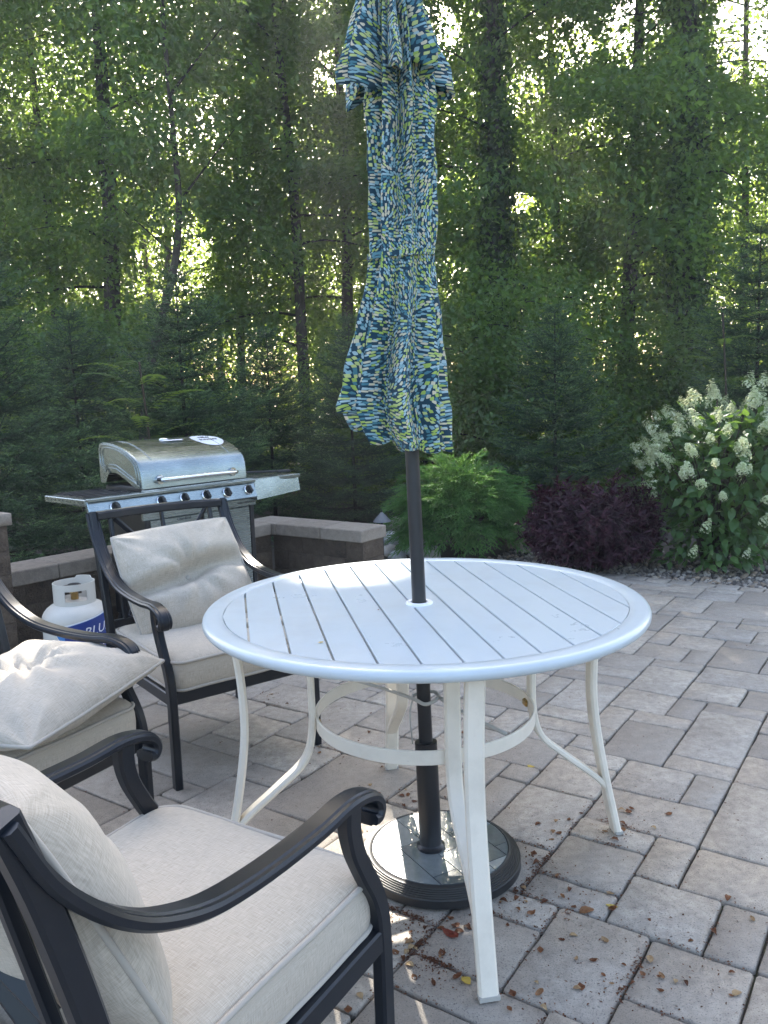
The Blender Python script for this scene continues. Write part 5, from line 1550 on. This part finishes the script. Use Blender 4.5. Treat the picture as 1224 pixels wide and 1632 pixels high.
# ------------------------------------------------------------------ stones and gravel
def rock_mesh(seed, mat, sub=2, flat=.65):
    b = bmesh.new(); bmesh.ops.create_icosphere(b, subdivisions=sub, radius=.5); rg = random.Random(seed); s = Vector((rg.random() * 9, rg.random() * 9, rg.random() * 9))
    for v in b.verts:
        n_ = v.co.normalized(); k = 1 + .32 * noise.noise(n_ * 1.1 + s) + .10 * noise.noise(n_ * 3.1 + s); v.co = Vector((n_.x * .5 * k, n_.y * .42 * k, n_.z * .5 * flat * k))
    me = bpy.data.meshes.new('stone'); b.to_mesh(me); b.free(); me.materials.append(mat); me.polygons.foreach_set('use_smooth', [True] * len(me.polygons)); return me


RM = [rock_mesh(i, M['cobble']) for i in range(6)]; BM = [rock_mesh(20 + i, M['boulder'], 3, .8) for i in range(3)]
for i in range(26):
    px = urnd.uniform(600, 690); py = urnd.uniform(866, 898); g = gnd(px, py, -.05); s = urnd.uniform(.09, .19)
    o = link_mesh('river_cobble', RM[i % 6], None, (g.x, g.y, -.05 + s * .2 + (.05 if i % 3 == 0 else 0)), (urnd.uniform(-.3, .3), urnd.uniform(-.3, .3), urnd.uniform(0, 6))); o.scale = (s,) * 3
    tag(o, 'pale smooth river cobble in the pile between the seat wall and the juniper', 'stone', 'pale river cobbles beside the juniper')
for px, py, s, lab in ((820, 878, .17, 'round tan stone on the gravel between juniper and purple bush'), (806, 866, .22, 'brown boulder tucked under the juniper edge near the purple bush'), (838, 862, .26, 'pale boulder behind the round tan stone'), (640, 858, .34, 'flat grey boulder behind the cobble pile by the path light'), (700, 862, .20, 'grey boulder under the juniper behind the umbrella pole')):
    g = gnd(px, py, -.05); o = link_mesh('boulder', BM[int(px) % 3], None, (g.x, g.y, -.05 + s * .25), (0, 0, px)); o.scale = (s,) * 3; tag(o, lab, 'stone')
rg = np.random.default_rng(77); b = bmesh.new(); bmesh.ops.create_icosphere(b, subdivisions=1, radius=1); IV = np.array([v.co for v in b.verts]); IF = np.array([[v.index for v in f.verts] for f in b.faces]); b.free()
n = 6200
uu = 37.25 + rg.exponential(2.6, n); vv_ = rg.uniform(-9, 23.5, n)
cc = np.array([tuple(uvw(a, c_, 0)) for a, c_ in zip(uu, vv_)]); sz = rg.uniform(.011, .026, n); cc[:, 2] = -.055 + sz * .5 + rg.uniform(0, .012, n)
ax = rand_dir(n, rg); ay = unit(np.cross(ax, rand_dir(n, rg))); az = np.cross(ax, ay)
sc3 = np.stack([sz * rg.uniform(.9, 1.4, n), sz * rg.uniform(.7, 1.1, n), sz * rg.uniform(.45, .8, n)], 1)
V = cc[:, None, :] + (IV[None, :, 0:1] * sc3[:, None, 0:1]) * ax[:, None, :] + (IV[None, :, 1:2] * sc3[:, None, 1:2]) * ay[:, None, :] + (IV[None, :, 2:3] * sc3[:, None, 2:3]) * az[:, None, :]
F = (np.arange(n)[:, None, None] * len(IV) + IF[None]).reshape(-1, 3)
gv = np_mesh('gravel', V.reshape(-1, 3), F, M['pebble'], np.repeat(rg.random(n), len(IF)), smooth=True)
tag(link_mesh('gravel', gv), kind='stuff')
_t = M['pebble'].node_tree; _r = [x for x in _t.nodes if x.bl_idname == 'ShaderNodeValToRGB'][0]; _a = _t.nodes.new('ShaderNodeAttribute'); _a.attribute_name = 'tint'; _t.links.new(_a.outputs['Fac'], _r.inputs[0])
cr_ = _r.color_ramp.elements

# ------------------------------------------------------------------ fallen leaves and litter
def dry_leaf(seed, mat):
    rg = random.Random(seed); V = []; F = []; nx, ny = 4, 5; curl = rg.uniform(.5, 2.2); sgn = rg.choice((-1, 1))
    for j in range(ny + 1):
        t = j / ny; w = (math.sin(PI * t ** .8) * .36 + .02) * rg.uniform(.8, 1.15)
        for i in range(nx + 1):
            x = (i / nx - .5) * 2 * w; y = t - .5; V.append((math.sin(x * curl * 2) / (curl * 2) * (1 + rg.uniform(-.12, .12)), y + rg.uniform(-.05, .05), .7 * x * x * curl + .38 * sgn * math.sin(PI * t) * .5 + rg.uniform(-.03, .03) + .12))
    for j in range(ny):
        for i in range(nx): a = j * (nx + 1) + i; F.append((a, a + 1, a + nx + 2, a + nx + 1))
    zm = min(v[2] for v in V); V = [(x, y, z - zm) for x, y, z in V]
    me = bpy.data.meshes.new('leaf_blade'); me.from_pydata(V, [], F); a = me.attributes.new('tint', 'FLOAT', 'FACE'); tv = rg.uniform(.05, 1); a.data.foreach_set('value', [tv] * len(F)); me.materials.append(mat); return me


DL = [dry_leaf(i, M['dryleaf']) for i in range(14)]
SPOTS = [(700, 1465, 60, 10), (655, 1500, 40, 9), (700, 1550, 60, 9), (850, 1395, 45, 12), (870, 1330, 40, 5), (960, 1300, 40, 8), (840, 1440, 40, 8), (900, 1465, 60, 8), (1000, 1560, 60, 8), (1080, 1560, 80, 7), (1190, 1458, 40, 2), (600, 1275, 30, 6), (560, 1310, 30, 5), (440, 1112, 16, 5), (560, 1200, 60, 5), (930, 1545, 90, 7), (870, 1610, 60, 5), (540, 1560, 60, 5), (500, 1480, 30, 2), (660, 1270, 30, 4), (760, 1180, 30, 3), (1020, 1330, 60, 4), (530, 1195, 30, 3), (1060, 1490, 60, 4)]
for cx, cy, sp_, n in SPOTS:
    for i in range(n):
        px, py = urnd.gauss(cx, sp_ * .6), urnd.gauss(cy, sp_ * .4); g = gnd(px, py, 0)
        if (g - BC).to_2d().length < BR + .012: continue
        s = urnd.uniform(.011, .027)
        o = link_mesh('fallen_leaf', DL[urnd.randrange(14)], None, (g.x, g.y, .001), (0, 0, urnd.uniform(0, 6.28))); o.scale = (s, s, s * urnd.uniform(.6, 1.2))
        tag(o, 'small curled dry brown leaf fallen on the grey pavers', 'leaf', 'dry leaves scattered on the pavers')
for px, py, z, s, mat, lab in ((717, 1489, .001, .052, 'redleaf', 'red-brown fallen leaf on the paver in front of the umbrella base'), (742, 1563, .001, .03, 'yellowleaf', 'pale yellow petal on the paver beside the nearest table leg'), (846, 1222, .001, .030, 'yellowleaf', 'thin yellow petal on the paver beyond the umbrella base'),
                               (975, 1445, .001, .03, 'yellowleaf', 'yellow petal in the paver joint right of the table'), (935, 1452, .001, .042, 'dryleaf', 'pale brown spread leaf between dirt-filled paver joints'), (511, 1024, TZ + .001, .014, 'yellowleaf', 'tiny yellow petal on a slat gap of the white tabletop'), (603, 972, TZ + .001, .010, 'redleaf', 'tiny red speck of leaf on the white tabletop')):
    g = gnd(px, py, z); o = link_mesh('fallen_leaf', dry_leaf(int(px) + 3, M[mat]), None, (g.x, g.y, z), (0, 0, px)); o.scale = (s, s, s * .5); tag(o, lab, 'leaf')
owner = {(a_, b_): r_ for r_ in pavers for a_ in range(r_[0], r_[2]) for b_ in range(r_[1], r_[3])}
rg = np.random.default_rng(88); C = []
for cx, cy, sp_, n in SPOTS + [(640, 1462, 40, 30), (800, 1420, 40, 30), (850, 1370, 40, 20), (690, 1530, 40, 25), (985, 1325, 30, 16), (700, 1300, 150, 20), (1000, 1400, 220, 14)]:
    for i in range(n * 9):
        g = gnd(rg.normal(cx, sp_ * .7), rg.normal(cy, sp_ * .4), 0)
        if i % 3:                                  # most crumbs have settled along a joint
            u_, v_ = to_uv(g.x, g.y); r_ = owner.get((math.floor(u_), math.floor(v_)))
            if r_:
                k_ = min(range(4), key=lambda q: abs((u_, v_, u_, v_)[q] - r_[q])); off = rg.normal(0, .045)
                g = uvw(r_[k_] + off, v_) if k_ % 2 == 0 else uvw(u_, r_[k_] + off)
        if (g - BC).to_2d().length > BR + .005 and g.z < 1: C.append((g.x, g.y, .0025))
for i in range(900):
    r = rg.uniform(0, 26, 2); u_, v_ = round(r[0]) + rg.normal(0, .05), r[1]
    if i % 2: u_, v_ = r[0], round(r[1]) + rg.normal(0, .05)
    g = uvw(u_, v_, .001); C.append(tuple(g))
C = np.array(C); n = len(C)
me = leaf_mesh('leaf_litter', C, rg.normal(0, 1, (n, 3)) * [1, 1, .15], np.array([0, 0, 1.0]) + rg.normal(0, .3, (n, 3)), rg.uniform(.003, .011, n), rg.uniform(.002, .006, n), M['dryleaf'], rg.uniform(0, .45, n), .2)
tag(link_mesh('leaf_litter', me), kind='stuff')
# small weeds and moss in the joints
# the sky itself is the world; nothing else is needed

# ================================================================== GLARE VEIL: thin scattering volume added to imitate lens glare over the wood
hb_ = MB().box((0, 15.5, 7.0), (56, 45, 16.4)).build('glare_haze', None)
hm = bpy.data.materials.new('glare_haze'); hm.use_nodes = True
for nd in list(hm.node_tree.nodes):
    if nd.bl_idname == 'ShaderNodeBsdfPrincipled': hm.node_tree.nodes.remove(nd)
hv = hm.node_tree.nodes.new('ShaderNodeVolumePrincipled'); hv.inputs['Color'].default_value = (0.93, 0.96, 1.0, 1); hv.inputs['Density'].default_value = 0.0036; hv.inputs['Anisotropy'].default_value = 0.5
hm.node_tree.links.new(hv.outputs[0], hm.node_tree.nodes['Material Output'].inputs['Volume'])
hb_.data.materials.append(hm); tag(hb_, kind='stuff')
